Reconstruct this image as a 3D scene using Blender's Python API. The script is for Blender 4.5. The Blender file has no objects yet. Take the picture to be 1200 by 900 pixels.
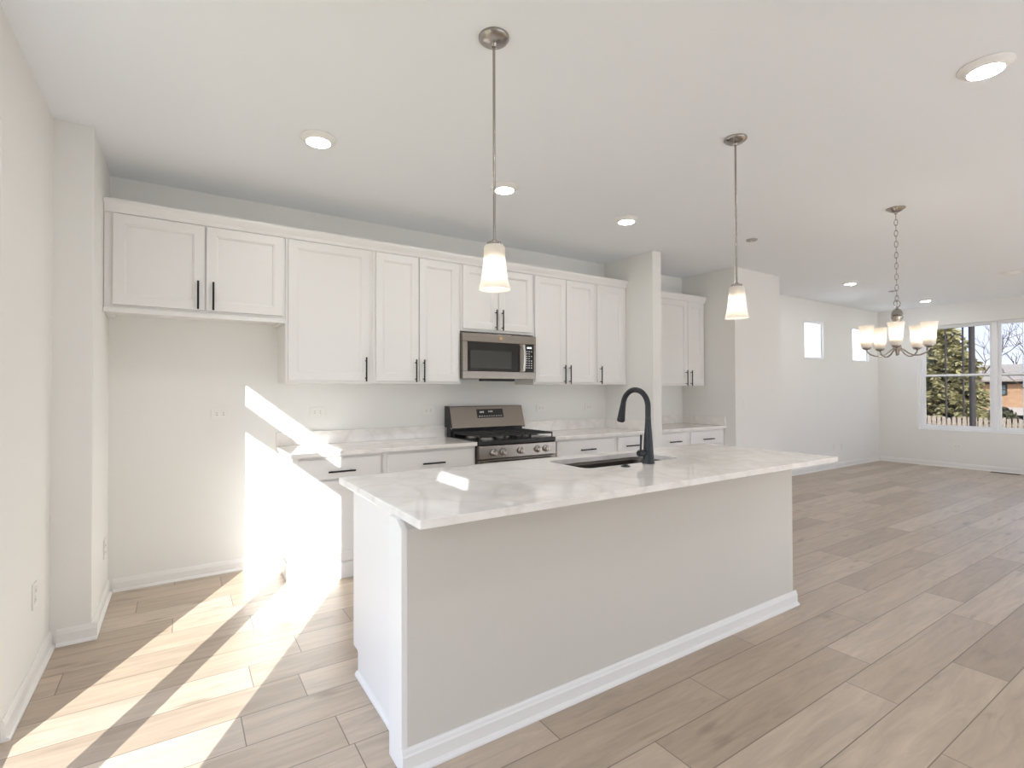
import bpy, bmesh, math, random
from mathutils import Vector, Matrix
random.seed(7)
R = math.radians
sc = bpy.context.scene
COL = sc.collection

# ------------------------------------------------------------------ camera, sky, sun, exposure
cam_data = bpy.data.cameras.new('camera')
cam_data.sensor_width = 36.0
cam_data.lens = 596.8 / 1200 * 36.0
cam_data.clip_end = 300
cam = bpy.data.objects.new('camera', cam_data)
COL.objects.link(cam)
cam.matrix_world = (Matrix.Translation((0, 0, 1.318)) @ Matrix.Rotation(R(-33.16), 4, 'Z')
                    @ Matrix.Rotation(R(90.70), 4, 'X') @ Matrix.Rotation(R(-0.18), 4, 'Z'))
sc.camera = cam

SUN_STRENGTH = 13.5
SKY_STRENGTH = 3.3
CAN_GLOW = 85.0
BULB_GLOW = 8.5

world = bpy.data.worlds.new('sky')
sc.world = world
world.use_nodes = True
wn = world.node_tree
wn.nodes.clear()
wo = wn.nodes.new('ShaderNodeOutputWorld')
wb = wn.nodes.new('ShaderNodeBackground')
wb.inputs['Strength'].default_value = SKY_STRENGTH
wr = wn.nodes.new('ShaderNodeValToRGB')
wg = wn.nodes.new('ShaderNodeTexCoord')
ws = wn.nodes.new('ShaderNodeSeparateXYZ')
wn.links.new(wg.outputs['Generated'], ws.inputs[0])
wn.links.new(ws.outputs['Z'], wr.inputs[0])
wr.color_ramp.elements[0].position = 0.0
wr.color_ramp.elements[0].color = (0.80, 0.85, 0.98, 1)
wr.color_ramp.elements[1].position = 0.6
wr.color_ramp.elements[1].color = (0.58, 0.70, 0.95, 1)
wn.links.new(wr.outputs[0], wb.inputs['Color'])
wn.links.new(wb.outputs[0], wo.inputs[0])

sun_data = bpy.data.lights.new('sun', 'SUN')
sun_data.energy = SUN_STRENGTH
sun_data.angle = R(0.35)
sun_data.color = (1.0, 0.995, 0.98)
sun = bpy.data.objects.new('sun', sun_data)
COL.objects.link(sun)
sun_dir = Vector((0.495, 0.869, -0.403)).normalized()
sun.rotation_euler = sun_dir.to_track_quat('-Z', 'Y').to_euler()
sun.location = (-6, -8, 8)

sc.view_settings.view_transform = 'Standard'
sc.view_settings.look = 'None'
sc.view_settings.exposure = 0.36
sc.view_settings.gamma = 1.0
sc.view_settings.use_curve_mapping = False
cy = sc.cycles
cy.use_denoising = True
cy.max_bounces = 14
cy.diffuse_bounces = 9
cy.glossy_bounces = 5
cy.transmission_bounces = 8
cy.transparent_max_bounces = 16
cy.sample_clamp_indirect = 12.0
cy.blur_glossy = 0.3


def portal(name, loc, rot, sx, sy):
    d = bpy.data.lights.new(name, 'AREA')
    d.shape = 'RECTANGLE'
    d.size, d.size_y = sx, sy
    d.cycles.is_portal = True
    o = bpy.data.objects.new(name, d)
    o.location = loc
    o.rotation_euler = rot
    COL.objects.link(o)


# ------------------------------------------------------------------ key dimensions (metres)
H = 2.743                       # ceiling
XL, YB = -0.555, 4.255          # left wall, kitchen back wall
XPIL, YPIL = -0.388, 3.514      # pilaster in the left back corner
XQ0, XQ1, YQ = 4.044, 4.171, 3.558   # short partition beside the kitchen run
XN0, XN1, YN = 5.386, 6.335, 3.519   # block of wall after the coffee nook
YL, XF = 4.187, 10.837          # living room back wall and far wall
YREAR = -2.6
T = 0.15
ZC = 0.895                      # counter height
YU = 3.93                       # upper cabinet face frames
YK = 3.673                      # base cabinet face frames

# ------------------------------------------------------------------ materials
MATS = {}


def nodes_of(m):
    nt = m.node_tree
    return nt, nt.nodes, nt.links, nt.nodes['Principled BSDF']


def pbr(name, color, rough=0.5, metal=0.0, spec=0.5, var=0.0, var_scale=6.0, bump=0.0, bump_scale=200.0,
        stretch=(1, 1, 1), coat=0.0):
    m = bpy.data.materials.new(name)
    m.use_nodes = True
    nt, ns, ln, b = nodes_of(m)
    b.inputs['Base Color'].default_value = (*color, 1)
    b.inputs['Roughness'].default_value = rough
    b.inputs['Metallic'].default_value = metal
    b.inputs['Specular IOR Level'].default_value = spec
    b.inputs['Coat Weight'].default_value = coat
    tc = ns.new('ShaderNodeTexCoord')
    mp = ns.new('ShaderNodeMapping')
    mp.inputs['Scale'].default_value = stretch
    ln.new(tc.outputs['Object'], mp.inputs[0])
    if var:
        n = ns.new('ShaderNodeTexNoise')
        n.inputs['Scale'].default_value = var_scale
        n.inputs['Detail'].default_value = 4
        ln.new(mp.outputs[0], n.inputs['Vector'])
        r = ns.new('ShaderNodeValToRGB')
        r.color_ramp.elements[0].position = 0.3
        r.color_ramp.elements[1].position = 0.7
        r.color_ramp.elements[0].color = (*[max(0, c * (1 - var)) for c in color], 1)
        r.color_ramp.elements[1].color = (*[min(1, c * (1 + var)) for c in color], 1)
        ln.new(n.outputs['Fac'], r.inputs[0])
        ln.new(r.outputs[0], b.inputs['Base Color'])
    if bump:
        n2 = ns.new('ShaderNodeTexNoise')
        n2.inputs['Scale'].default_value = bump_scale
        n2.inputs['Detail'].default_value = 3
        ln.new(mp.outputs[0], n2.inputs['Vector'])
        bp = ns.new('ShaderNodeBump')
        bp.inputs['Strength'].default_value = bump
        bp.inputs['Distance'].default_value = 0.002
        ln.new(n2.outputs['Fac'], bp.inputs['Height'])
        ln.new(bp.outputs[0], b.inputs['Normal'])
    MATS[name] = m
    return m


def emit(name, color, strength):
    m = bpy.data.materials.new(name)
    m.use_nodes = True
    nt, ns, ln, b = nodes_of(m)
    b.inputs['Base Color'].default_value = (0.8, 0.8, 0.8, 1)
    b.inputs['Emission Color'].default_value = (*color, 1)
    b.inputs['Emission Strength'].default_value = strength
    MATS[name] = m
    return m


def thin_glass(name, tint=(0.97, 0.98, 0.98)):
    m = bpy.data.materials.new(name)
    m.use_nodes = True
    nt = m.node_tree
    ns, ln = nt.nodes, nt.links
    ns.clear()
    out = ns.new('ShaderNodeOutputMaterial')
    mix = ns.new('ShaderNodeMixShader')
    tr = ns.new('ShaderNodeBsdfTransparent')
    gl = ns.new('ShaderNodeBsdfGlossy')
    lw = ns.new('ShaderNodeLayerWeight')
    lw.inputs['Blend'].default_value = 0.5
    pw = ns.new('ShaderNodeMath')
    pw.operation = 'POWER'
    ln.new(lw.outputs['Facing'], pw.inputs[0])
    pw.inputs[1].default_value = 4.0
    fr = ns.new('ShaderNodeMapRange')
    fr.inputs['To Min'].default_value = 0.03
    fr.inputs['To Max'].default_value = 0.6
    ln.new(pw.outputs[0], fr.inputs['Value'])
    tr.inputs['Color'].default_value = (*tint, 1)
    gl.inputs['Roughness'].default_value = 0.02
    ln.new(fr.outputs[0], mix.inputs[0])
    ln.new(tr.outputs[0], mix.inputs[1])
    ln.new(gl.outputs[0], mix.inputs[2])
    ln.new(mix.outputs[0], out.inputs[0])
    MATS[name] = m
    return m


def frosted(name, tint):
    m = bpy.data.materials.new(name)
    m.use_nodes = True
    nt = m.node_tree
    ns, ln = nt.nodes, nt.links
    ns.clear()
    out = ns.new('ShaderNodeOutputMaterial')
    a = ns.new('ShaderNodeBsdfTranslucent')
    d = ns.new('ShaderNodeBsdfDiffuse')
    g = ns.new('ShaderNodeBsdfGlossy')
    g.inputs['Roughness'].default_value = 0.25
    n = ns.new('ShaderNodeTexNoise')
    n.inputs['Scale'].default_value = 60
    tc = ns.new('ShaderNodeTexCoord')
    ln.new(tc.outputs['Object'], n.inputs['Vector'])
    mr = ns.new('ShaderNodeMapRange')
    mr.inputs['To Min'].default_value = 0.42
    mr.inputs['To Max'].default_value = 0.52
    ln.new(n.outputs['Fac'], mr.inputs['Value'])
    a.inputs['Color'].default_value = (*tint, 1)
    d.inputs['Color'].default_value = (*tint, 1)
    m1, m2 = ns.new('ShaderNodeMixShader'), ns.new('ShaderNodeMixShader')
    ln.new(mr.outputs[0], m1.inputs[0])
    ln.new(a.outputs[0], m1.inputs[1])
    ln.new(d.outputs[0], m1.inputs[2])
    m2.inputs[0].default_value = 0.05
    ln.new(m1.outputs[0], m2.inputs[1])
    ln.new(g.outputs[0], m2.inputs[2])
    ln.new(m2.outputs[0], out.inputs[0])
    MATS[name] = m
    return m


M_WALL = pbr('wall_paint', (0.785, 0.778, 0.752), 0.75, bump=0.08, bump_scale=260)
M_ISLWALL = pbr('shaded_island_paint', (0.625, 0.597, 0.545), 0.75, bump=0.08, bump_scale=260)  # beige paint, deepened to carry the weaker light on the island face
M_CEIL = pbr('ceiling_paint', (0.83, 0.855, 0.885), 0.9, bump=0.06, bump_scale=180)
M_TRIM = pbr('trim_paint', (0.80, 0.79, 0.77), 0.35, var=0.01, var_scale=3)
M_CAB = pbr('cabinet_paint', (0.785, 0.772, 0.755), 0.38, var=0.008, var_scale=2)
M_VINYL = pbr('window_vinyl', (0.86, 0.87, 0.89), 0.35, var=0.01)
M_PLATE = pbr('outlet_plastic', (0.80, 0.785, 0.75), 0.4, var=0.01)
M_SLOT = pbr('outlet_slot', (0.12, 0.11, 0.10), 0.6, var=0.05)
M_BLACK = pbr('matte_black_metal', (0.018, 0.018, 0.020), 0.42, metal=0.4, var=0.08)
M_FAUCET = pbr('faucet_black_metal', (0.035, 0.037, 0.042), 0.36, metal=0.5, var=0.05)
M_STEEL = pbr('brushed_stainless', (0.31, 0.278, 0.246), 0.26, metal=1.0, var=0.04, var_scale=40, stretch=(0.15, 6, 6),
              bump=0.05, bump_scale=300)
M_STEELD = pbr('dark_stainless', (0.20, 0.185, 0.17), 0.38, metal=1.0, var=0.05, var_scale=40, stretch=(0.15, 6, 6))
M_SINK = pbr('sink_steel', (0.13, 0.12, 0.11), 0.4, metal=1.0, var=0.06, var_scale=30, stretch=(0.2, 5, 5))
M_BGLASS = pbr('black_glass', (0.010, 0.010, 0.012), 0.07, var=0.03, coat=0.4)
M_MWGLASS = pbr('microwave_window', (0.055, 0.055, 0.052), 0.14, var=0.04)
M_ENAMEL = pbr('black_enamel', (0.012, 0.012, 0.013), 0.22, var=0.05)
M_IRON = pbr('cast_iron', (0.022, 0.022, 0.023), 0.62, var=0.1, var_scale=80, bump=0.15, bump_scale=400)
M_ALU = pbr('burner_aluminium', (0.55, 0.54, 0.52), 0.4, metal=1.0, var=0.04)
M_KNOB = pbr('knob_steel', (0.66, 0.63, 0.59), 0.28, metal=1.0, var=0.03)
M_NICKEL = pbr('brushed_nickel', (0.38, 0.355, 0.33), 0.26, metal=1.0, var=0.05, var_scale=20)
M_GOLD = pbr('emblem_bronze', (0.55, 0.36, 0.17), 0.35, metal=0.9, var=0.05)
M_MARK = pbr('panel_print_white', (0.75, 0.78, 0.80), 0.5, var=0.02)
M_BAFFLE = pbr('light_trim_white', (0.84, 0.83, 0.81), 0.5, var=0.01)
M_GREY = pbr('detector_grey', (0.42, 0.41, 0.40), 0.6, var=0.03)
M_VENT = pbr('register_bronze', (0.10, 0.075, 0.055), 0.5, metal=0.5, var=0.08)
M_GLASS = thin_glass('window_glass')
M_TINT = thin_glass('view_dimming_glass', (0.55, 0.56, 0.575))  # glass darkened to hold down the brightness of the yard outside
M_FROST = frosted('frosted_shade_glass', (0.93, 0.90, 0.86))
M_CAN = emit('ceiling_light_lens', (1.0, 0.985, 0.965), CAN_GLOW)
M_BULB = emit('bulb_glow', (1.0, 0.90, 0.76), BULB_GLOW)
M_LENSOFF = pbr('unlit_lens', (0.80, 0.80, 0.78), 0.3, var=0.01)
M_LCD = emit('clock_digits', (0.85, 0.95, 1.0), 1.2)


def quartz():
    m = pbr('white_quartz', (0.86, 0.835, 0.805), 0.035)
    nt, ns, ln, b = nodes_of(m)
    tc = ns.new('ShaderNodeTexCoord')
    w = ns.new('ShaderNodeTexNoise')
    w.inputs['Scale'].default_value = 2.2
    w.inputs['Detail'].default_value = 6
    ln.new(tc.outputs['Object'], w.inputs['Vector'])
    mixv = ns.new('ShaderNodeVectorMath')
    mixv.operation = 'MULTIPLY_ADD'
    ln.new(w.outputs['Color'], mixv.inputs[0])
    mixv.inputs[1].default_value = (0.55, 0.55, 0.55)
    ln.new(tc.outputs['Object'], mixv.inputs[2])
    v = ns.new('ShaderNodeTexVoronoi')
    v.feature = 'DISTANCE_TO_EDGE'
    v.inputs['Scale'].default_value = 3.0
    ln.new(mixv.outputs[0], v.inputs['Vector'])
    r = ns.new('ShaderNodeValToRGB')
    r.color_ramp.elements[0].position = 0.0
    r.color_ramp.elements[0].color = (0.80, 0.765, 0.725, 1)
    r.color_ramp.elements[1].position = 0.09
    r.color_ramp.elements[1].color = (0.86, 0.835, 0.805, 1)
    ln.new(v.outputs['Distance'], r.inputs[0])
    n2 = ns.new('ShaderNodeTexNoise')
    n2.inputs['Scale'].default_value = 9
    n2.inputs['Detail'].default_value = 8
    ln.new(tc.outputs['Object'], n2.inputs['Vector'])
    mr = ns.new('ShaderNodeMapRange')
    mr.inputs['From Min'].default_value = 0.3
    mr.inputs['From Max'].default_value = 0.7
    mr.inputs['To Min'].default_value = 0.93
    mr.inputs['To Max'].default_value = 1.03
    ln.new(n2.outputs['Fac'], mr.inputs['Value'])
    mul = ns.new('ShaderNodeMix')
    mul.data_type = 'RGBA'
    mul.blend_type = 'MULTIPLY'
    mul.inputs[0].default_value = 1.0
    ln.new(r.outputs[0], mul.inputs[6])
    ln.new(mr.outputs[0], mul.inputs[7])
    ln.new(mul.outputs[2], b.inputs['Base Color'])
    return m


M_QUARTZ = quartz()


def wood_floor():
    m = pbr('oak_plank_floor', (0.4, 0.3, 0.2), 0.33, spec=0.75)
    nt, ns, ln, b = nodes_of(m)

    def math_(op, a, c=None, d=None):
        n = ns.new('ShaderNodeMath')
        n.operation = op
        for i, x in enumerate((a, c, d)):
            if x is None:
                continue
            if hasattr(x, 'links'):
                ln.new(x, n.inputs[i])
            else:
                n.inputs[i].default_value = x
        return n.outputs[0]

    tc = ns.new('ShaderNodeTexCoord')
    sp = ns.new('ShaderNodeSeparateXYZ')
    ln.new(tc.outputs['Object'], sp.inputs[0])
    W, L = 0.204, 1.28
    yy = math_('DIVIDE', math_('SUBTRACT', sp.outputs['Y'], 0.096), W)
    row = math_('FLOOR', yy)
    fy = math_('SUBTRACT', yy, row)
    wn1 = ns.new('ShaderNodeTexWhiteNoise')
    wn1.noise_dimensions = '1D'
    ln.new(row, wn1.inputs['W'])
    xx = math_('ADD', math_('DIVIDE', sp.outputs['X'], L), math_('MULTIPLY', wn1.outputs['Value'], 7.0))
    colm = math_('FLOOR', xx)
    fx = math_('SUBTRACT', xx, colm)
    cb = ns.new('ShaderNodeCombineXYZ')
    ln.new(row, cb.inputs[0])
    ln.new(colm, cb.inputs[1])
    wn2 = ns.new('ShaderNodeTexWhiteNoise')
    wn2.noise_dimensions = '2D'
    ln.new(cb.outputs[0], wn2.inputs['Vector'])
    rnd = wn2.outputs['Value']
    ex = math_('MULTIPLY', math_('MINIMUM', fx, math_('SUBTRACT', 1.0, fx)), L)
    ey = math_('MULTIPLY', math_('MINIMUM', fy, math_('SUBTRACT', 1.0, fy)), W)
    edge = math_('MINIMUM', ex, ey)
    seam = ns.new('ShaderNodeMapRange')
    seam.inputs['From Min'].default_value = 0.0010
    seam.inputs['From Max'].default_value = 0.0028
    ln.new(edge, seam.inputs['Value'])
    # grain
    gv = ns.new('ShaderNodeCombineXYZ')
    ln.new(math_('ADD', math_('MULTIPLY', sp.outputs['X'], 1.1), math_('MULTIPLY', rnd, 37.0)), gv.inputs[0])
    ln.new(math_('MULTIPLY', sp.outputs['Y'], 9.0), gv.inputs[1])
    ln.new(math_('MULTIPLY', rnd, 11.0), gv.inputs[2])
    g1 = ns.new('ShaderNodeTexNoise')
    g1.inputs['Scale'].default_value = 2.2
    g1.inputs['Detail'].default_value = 7
    g1.inputs['Roughness'].default_value = 0.62
    g1.inputs['Distortion'].default_value = 0.9
    ln.new(gv.outputs[0], g1.inputs['Vector'])
    gv2 = ns.new('ShaderNodeCombineXYZ')
    ln.new(math_('ADD', math_('MULTIPLY', sp.outputs['X'], 2.0), math_('MULTIPLY', rnd, 19.0)), gv2.inputs[0])
    ln.new(math_('MULTIPLY', sp.outputs['Y'], 6.0), gv2.inputs[1])
    g2 = ns.new('ShaderNodeTexNoise')
    g2.inputs['Scale'].default_value = 1.6
    g2.inputs['Detail'].default_value = 3
    ln.new(gv2.outputs[0], g2.inputs['Vector'])
    # plank tone
    tone = ns.new('ShaderNodeValToRGB')
    e = tone.color_ramp.elements
    e[0].position, e[0].color = 0.0, (0.40, 0.312, 0.232, 1)
    e[1].position, e[1].color = 1.0, (0.555, 0.46, 0.368, 1)
    x1 = e.new(0.35)
    x1.color = (0.47, 0.375, 0.285, 1)
    x2 = e.new(0.7)
    x2.color = (0.525, 0.425, 0.328, 1)
    ln.new(rnd, tone.inputs[0])
    gr = ns.new('ShaderNodeMapRange')
    gr.inputs['From Min'].default_value = 0.25
    gr.inputs['From Max'].default_value = 0.75
    gr.inputs['To Min'].default_value = 0.74
    gr.inputs['To Max'].default_value = 1.16
    ln.new(g1.outputs['Fac'], gr.inputs['Value'])
    m1 = ns.new('ShaderNodeMix')
    m1.data_type, m1.blend_type = 'RGBA', 'MULTIPLY'
    m1.inputs[0].default_value = 1.0
    ln.new(tone.outputs[0], m1.inputs[6])
    ln.new(gr.outputs[0], m1.inputs[7])
    # knots and dark streaks
    kn = ns.new('ShaderNodeMapRange')
    kn.inputs['From Min'].default_value = 0.67
    kn.inputs['From Max'].default_value = 0.78
    ln.new(g2.outputs['Fac'], kn.inputs['Value'])
    gv3 = ns.new('ShaderNodeCombineXYZ')
    ln.new(math_('ADD', math_('MULTIPLY', sp.outputs['X'], 3.2), math_('MULTIPLY', rnd, 23.0)), gv3.inputs[0])
    ln.new(math_('ADD', math_('MULTIPLY', sp.outputs['Y'], 8.5), math_('MULTIPLY', rnd, 5.0)), gv3.inputs[1])
    vo = ns.new('ShaderNodeTexVoronoi')
    vo.inputs['Scale'].default_value = 0.85
    vo.inputs['Randomness'].default_value = 1.0
    ln.new(gv3.outputs[0], vo.inputs['Vector'])
    vk = ns.new('ShaderNodeMapRange')
    vk.inputs['From Min'].default_value = 0.20
    vk.inputs['From Max'].default_value = 0.03
    ln.new(math_('ADD', vo.outputs['Distance'], math_('MULTIPLY', math_('SUBTRACT', g1.outputs['Fac'], 0.5), 0.55)), vk.inputs['Value'])
    kk = math_('MULTIPLY', math_('MAXIMUM', kn.outputs[0], vk.outputs[0]), 0.62)
    m2 = ns.new('ShaderNodeMix')
    m2.data_type, m2.blend_type = 'RGBA', 'MIX'
    ln.new(kk, m2.inputs[0])
    ln.new(m1.outputs[2], m2.inputs[6])
    m2.inputs[7].default_value = (0.24, 0.175, 0.125, 1)
    m3 = ns.new('ShaderNodeMix')
    m3.data_type, m3.blend_type = 'RGBA', 'MIX'
    ln.new(seam.outputs[0], m3.inputs[0])
    m3.inputs[6].default_value = (0.17, 0.13, 0.10, 1)
    ln.new(m2.outputs[2], m3.inputs[7])
    ln.new(m3.outputs[2], b.inputs['Base Color'])
    bp = ns.new('ShaderNodeBump')
    bp.inputs['Strength'].default_value = 0.25
    bp.inputs['Distance'].default_value = 0.002
    ln.new(seam.outputs[0], bp.inputs['Height'])
    ln.new(bp.outputs[0], b.inputs['Normal'])
    rr = ns.new('ShaderNodeMapRange')
    rr.inputs['To Min'].default_value = 0.29
    rr.inputs['To Max'].default_value = 0.37
    ln.new(g1.outputs['Fac'], rr.inputs['Value'])
    ln.new(rr.outputs[0], b.inputs['Roughness'])
    return m


M_FLOOR = wood_floor()


def brick_mat(name, c1, c2, mortar, scale):
    m = pbr(name, c1, 0.85)
    nt, ns, ln, b = nodes_of(m)
    tc = ns.new('ShaderNodeTexCoord')
    mp = ns.new('ShaderNodeMapping')
    mp.inputs['Rotation'].default_value = (R(90), 0, R(90))
    ln.new(tc.outputs['Object'], mp.inputs[0])
    sx = ns.new('ShaderNodeSeparateXYZ')
    cx = ns.new('ShaderNodeCombineXYZ')
    ln.new(tc.outputs['Object'], sx.inputs[0])
    ln.new(sx.outputs['Y'], cx.inputs[0])
    ln.new(sx.outputs['Z'], cx.inputs[1])
    t = ns.new('ShaderNodeTexBrick')
    t.inputs['Color1'].default_value = (*c1, 1)
    t.inputs['Color2'].default_value = (*c2, 1)
    t.inputs['Mortar'].default_value = (*mortar, 1)
    t.inputs['Scale'].default_value = scale
    t.inputs['Mortar Size'].default_value = 0.012
    ln.new(cx.outputs[0], t.inputs['Vector'])
    ln.new(t.outputs['Color'], b.inputs['Base Color'])
    return m


M_BRICK = brick_mat('orange_brick', (0.50, 0.27, 0.13), (0.62, 0.36, 0.19), (0.50, 0.42, 0.33), 2.6)
M_ROOF = pbr('shingle_roof', (0.44, 0.36, 0.29), 0.9, var=0.15, var_scale=4, stretch=(1, 1, 4))
M_HTRIM = pbr('house_trim', (0.62, 0.52, 0.42), 0.7, var=0.05)
M_DARK = pbr('dark_opening', (0.035, 0.030, 0.026), 0.7, var=0.2)
M_HGLASS = pbr('house_window_glass', (0.16, 0.22, 0.22), 0.1, var=0.2, var_scale=2)
M_LAWN = pbr('dry_lawn', (0.30, 0.26, 0.14), 0.95, var=0.25, var_scale=1.5)
M_FENCE = pbr('fence_wood', (0.46, 0.365, 0.28), 0.85, var=0.12, var_scale=5, stretch=(1, 6, 0.6))
M_POLE = pbr('pole_wood', (0.045, 0.036, 0.032), 0.85, var=0.2, var_scale=5, stretch=(4, 4, 0.4))
M_BARK = pbr('bark', (0.16, 0.105, 0.075), 0.9, var=0.2, var_scale=10)
M_NEEDLE = pbr('spruce_needles', (0.33, 0.29, 0.135), 0.8, var=0.4, var_scale=2.2)
M_WHITEPOLE = pbr('white_pole_paint', (0.8, 0.8, 0.8), 0.5, var=0.03)
M_SHRUB = pbr('shrub_green', (0.06, 0.055, 0.025), 0.9, var=0.4, var_scale=3)


# ------------------------------------------------------------------ mesh helpers
class MB:
    def __init__(self):
        self.bm = bmesh.new()

    def box(self, x0, x1, y0, y1, z0, z1):
        v = [self.bm.verts.new(p) for p in
             ((x0, y0, z0), (x1, y0, z0), (x1, y1, z0), (x0, y1, z0), (x0, y0, z1), (x1, y0, z1), (x1, y1, z1), (x0, y1, z1))]
        for f in ((3, 2, 1, 0), (4, 5, 6, 7), (0, 1, 5, 4), (1, 2, 6, 5), (2, 3, 7, 6), (3, 0, 4, 7)):
            self.bm.faces.new([v[i] for i in f])
        return self

    def prism(self, pts, axis, a, b):
        """pts: 2-D outline; extruded along axis from a to b."""
        def to3(p, t):
            if axis == 'x':
                return (t, p[0], p[1])
            if axis == 'y':
                return (p[0], t, p[1])
            return (p[0], p[1], t)
        va = [self.bm.verts.new(to3(p, a)) for p in pts]
        vb = [self.bm.verts.new(to3(p, b)) for p in pts]
        n = len(pts)
        fs = [self.bm.faces.new(va), self.bm.faces.new(vb)]
        for i in range(n):
            fs.append(self.bm.faces.new([va[i], va[(i + 1) % n], vb[(i + 1) % n], vb[i]]))
        return self

    def lathe(self, prof, c=(0, 0, 0), n=32, axis=(0, 0, 1), caps=True):
        """prof: list of (radius, height) along axis."""
        q = Vector((0, 0, 1)).rotation_difference(Vector(axis).normalized()).to_matrix()
        c = Vector(c)
        rings = []
        for r, h in prof:
            if r < 1e-6:
                rings.append([self.bm.verts.new(c + q @ Vector((0, 0, h)))])
            else:
                rings.append([self.bm.verts.new(c + q @ Vector((r * math.cos(2 * math.pi * i / n), r * math.sin(2 * math.pi * i / n), h)))
                              for i in range(n)])
        for a, b in zip(rings, rings[1:]):
            for i in range(n):
                j = (i + 1) % n
                if len(a) == 1 and len(b) == 1:
                    continue
                if len(a) == 1:
                    self.bm.faces.new([a[0], b[j], b[i]])
                elif len(b) == 1:
                    self.bm.faces.new([a[i], a[j], b[0]])
                else:
                    self.bm.faces.new([a[i], a[j], b[j], b[i]])
        if caps:
            if len(rings[0]) > 1:
                self.bm.faces.new(list(reversed(rings[0])))
            if len(rings[-1]) > 1:
                self.bm.faces.new(rings[-1])
        return self

    def tube(self, pts, rad, n=12, closed=False):
        pts = [Vector(p) for p in pts]
        if not hasattr(rad, '__len__'):
            rad = [rad] * len(pts)
        rings = []
        up = Vector((0.13, 0.21, 0.97))
        m = len(pts)
        prev = None
        for i, p in enumerate(pts):
            if closed:
                t = pts[(i + 1) % m] - pts[(i - 1) % m]
            else:
                t = (pts[min(i + 1, m - 1)] - pts[max(i - 1, 0)])
            t.normalize()
            if prev is None:
                s = t.cross(up).normalized()
            else:
                s = (prev - t * prev.dot(t)).normalized()
            prev = s
            w = t.cross(s)
            rings.append([self.bm.verts.new(p + (s * math.cos(2 * math.pi * k / n) + w * math.sin(2 * math.pi * k / n)) * rad[i])
                          for k in range(n)])
        seq = list(zip(rings, rings[1:]))
        if closed:
            seq.append((rings[-1], rings[0]))
        for a, b in seq:
            for k in range(n):
                j = (k + 1) % n
                self.bm.faces.new([a[k], a[j], b[j], b[k]])
        if not closed:
            self.bm.faces.new(list(reversed(rings[0])))
            self.bm.faces.new(rings[-1])
        return self

    def build(self, name, mat, parent=None, bevel=0.0, smooth=False, seg=2):
        bm = self.bm
        bmesh.ops.recalc_face_normals(bm, faces=bm.faces[:])
        if parent is not None:
            org = Vector(parent['_w'])
            off = org
        else:
            off = Vector((0, 0, 0))
        if off.length:
            bmesh.ops.translate(bm, verts=bm.verts[:], vec=-off)
        me = bpy.data.meshes.new(name)
        bm.to_mesh(me)
        bm.free()
        me.materials.append(mat)
        if smooth:
            for p in me.polygons:
                p.use_smooth = True
        o = bpy.data.objects.new(name, me)
        COL.objects.link(o)
        if parent is not None:
            o.parent = parent
            o['_w'] = list(off)       # children of this part share the same origin
        else:
            o['_w'] = [0, 0, 0]
        if bevel:
            md = o.modifiers.new('bevel', 'BEVEL')
            md.width = bevel
            md.segments = seg
            md.limit_method = 'ANGLE'
        if smooth:
            es = o.modifiers.new('smooth', 'EDGE_SPLIT')
            es.split_angle = R(38)
        return o


def thing(name, label, cat, loc=(0, 0, 0), group=None):
    o = bpy.data.objects.new(name, None)
    o.empty_display_size = 0.1
    COL.objects.link(o)
    o.location = loc
    o['label'] = label
    o['category'] = cat
    o['_w'] = list(loc)
    if group:
        o['group'] = group
    return o


def tag(o, label, cat, group=None):
    o['label'] = label
    o['category'] = cat
    if group:
        o['group'] = group
    return o


def struct(o, label=None):
    o['kind'] = 'structure'
    if label:
        o['label'] = label
    return o


def copy_thing(root, loc, label, group=None):
    r = root.copy()
    COL.objects.link(r)
    r.location = loc
    r['label'] = label
    r['_w'] = list(loc)
    if group:
        r['group'] = group
    for ch in list(root.children):
        c = ch.copy()
        COL.objects.link(c)
        c.parent = r
        for g in list(ch.children):
            d = g.copy()
            COL.objects.link(d)
            d.parent = c
    return r


def arc(c, r, a0, a1, n, u, v):
    c, u, v = Vector(c), Vector(u), Vector(v)
    return [c + u * (r * math.cos(R(a0 + (a1 - a0) * i / n))) + v * (r * math.sin(R(a0 + (a1 - a0) * i / n))) for i in range(n + 1)]


# ------------------------------------------------------------------ the room
def wall_x(mb, x0, x1, y0, y1, z0, z1, holes):
    """wall running along x; holes (xa, xb, za, zb)"""
    xs = sorted(holes)
    cur = x0
    for xa, xb, za, zb in xs:
        if xa > cur:
            mb.box(cur, xa, y0, y1, z0, z1)
        if za > z0:
            mb.box(xa, xb, y0, y1, z0, za)
        if zb < z1:
            mb.box(xa, xb, y0, y1, zb, z1)
        cur = xb
    if cur < x1:
        mb.box(cur, x1, y0, y1, z0, z1)
    return mb


def wall_y(mb, x0, x1, y0, y1, z0, z1, holes):
    cur = y0
    for ya, yb, za, zb in sorted(holes):
        if ya > cur:
            mb.box(x0, x1, cur, ya, z0, z1)
        if za > z0:
            mb.box(x0, x1, ya, yb, z0, za)
        if zb < z1:
            mb.box(x0, x1, ya, yb, zb, z1)
        cur = yb
    if cur < y1:
        mb.box(x0, x1, cur, y1, z0, z1)
    return mb


struct(MB().box(XL - T, XF + 0.2, YREAR - T, YB + T, -0.12, 0.0).build('floor', M_FLOOR))
struct(MB().box(XL - T, XF + 0.2, YREAR - T, YB + T, H, H + 0.12).build('ceiling', M_CEIL))

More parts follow.
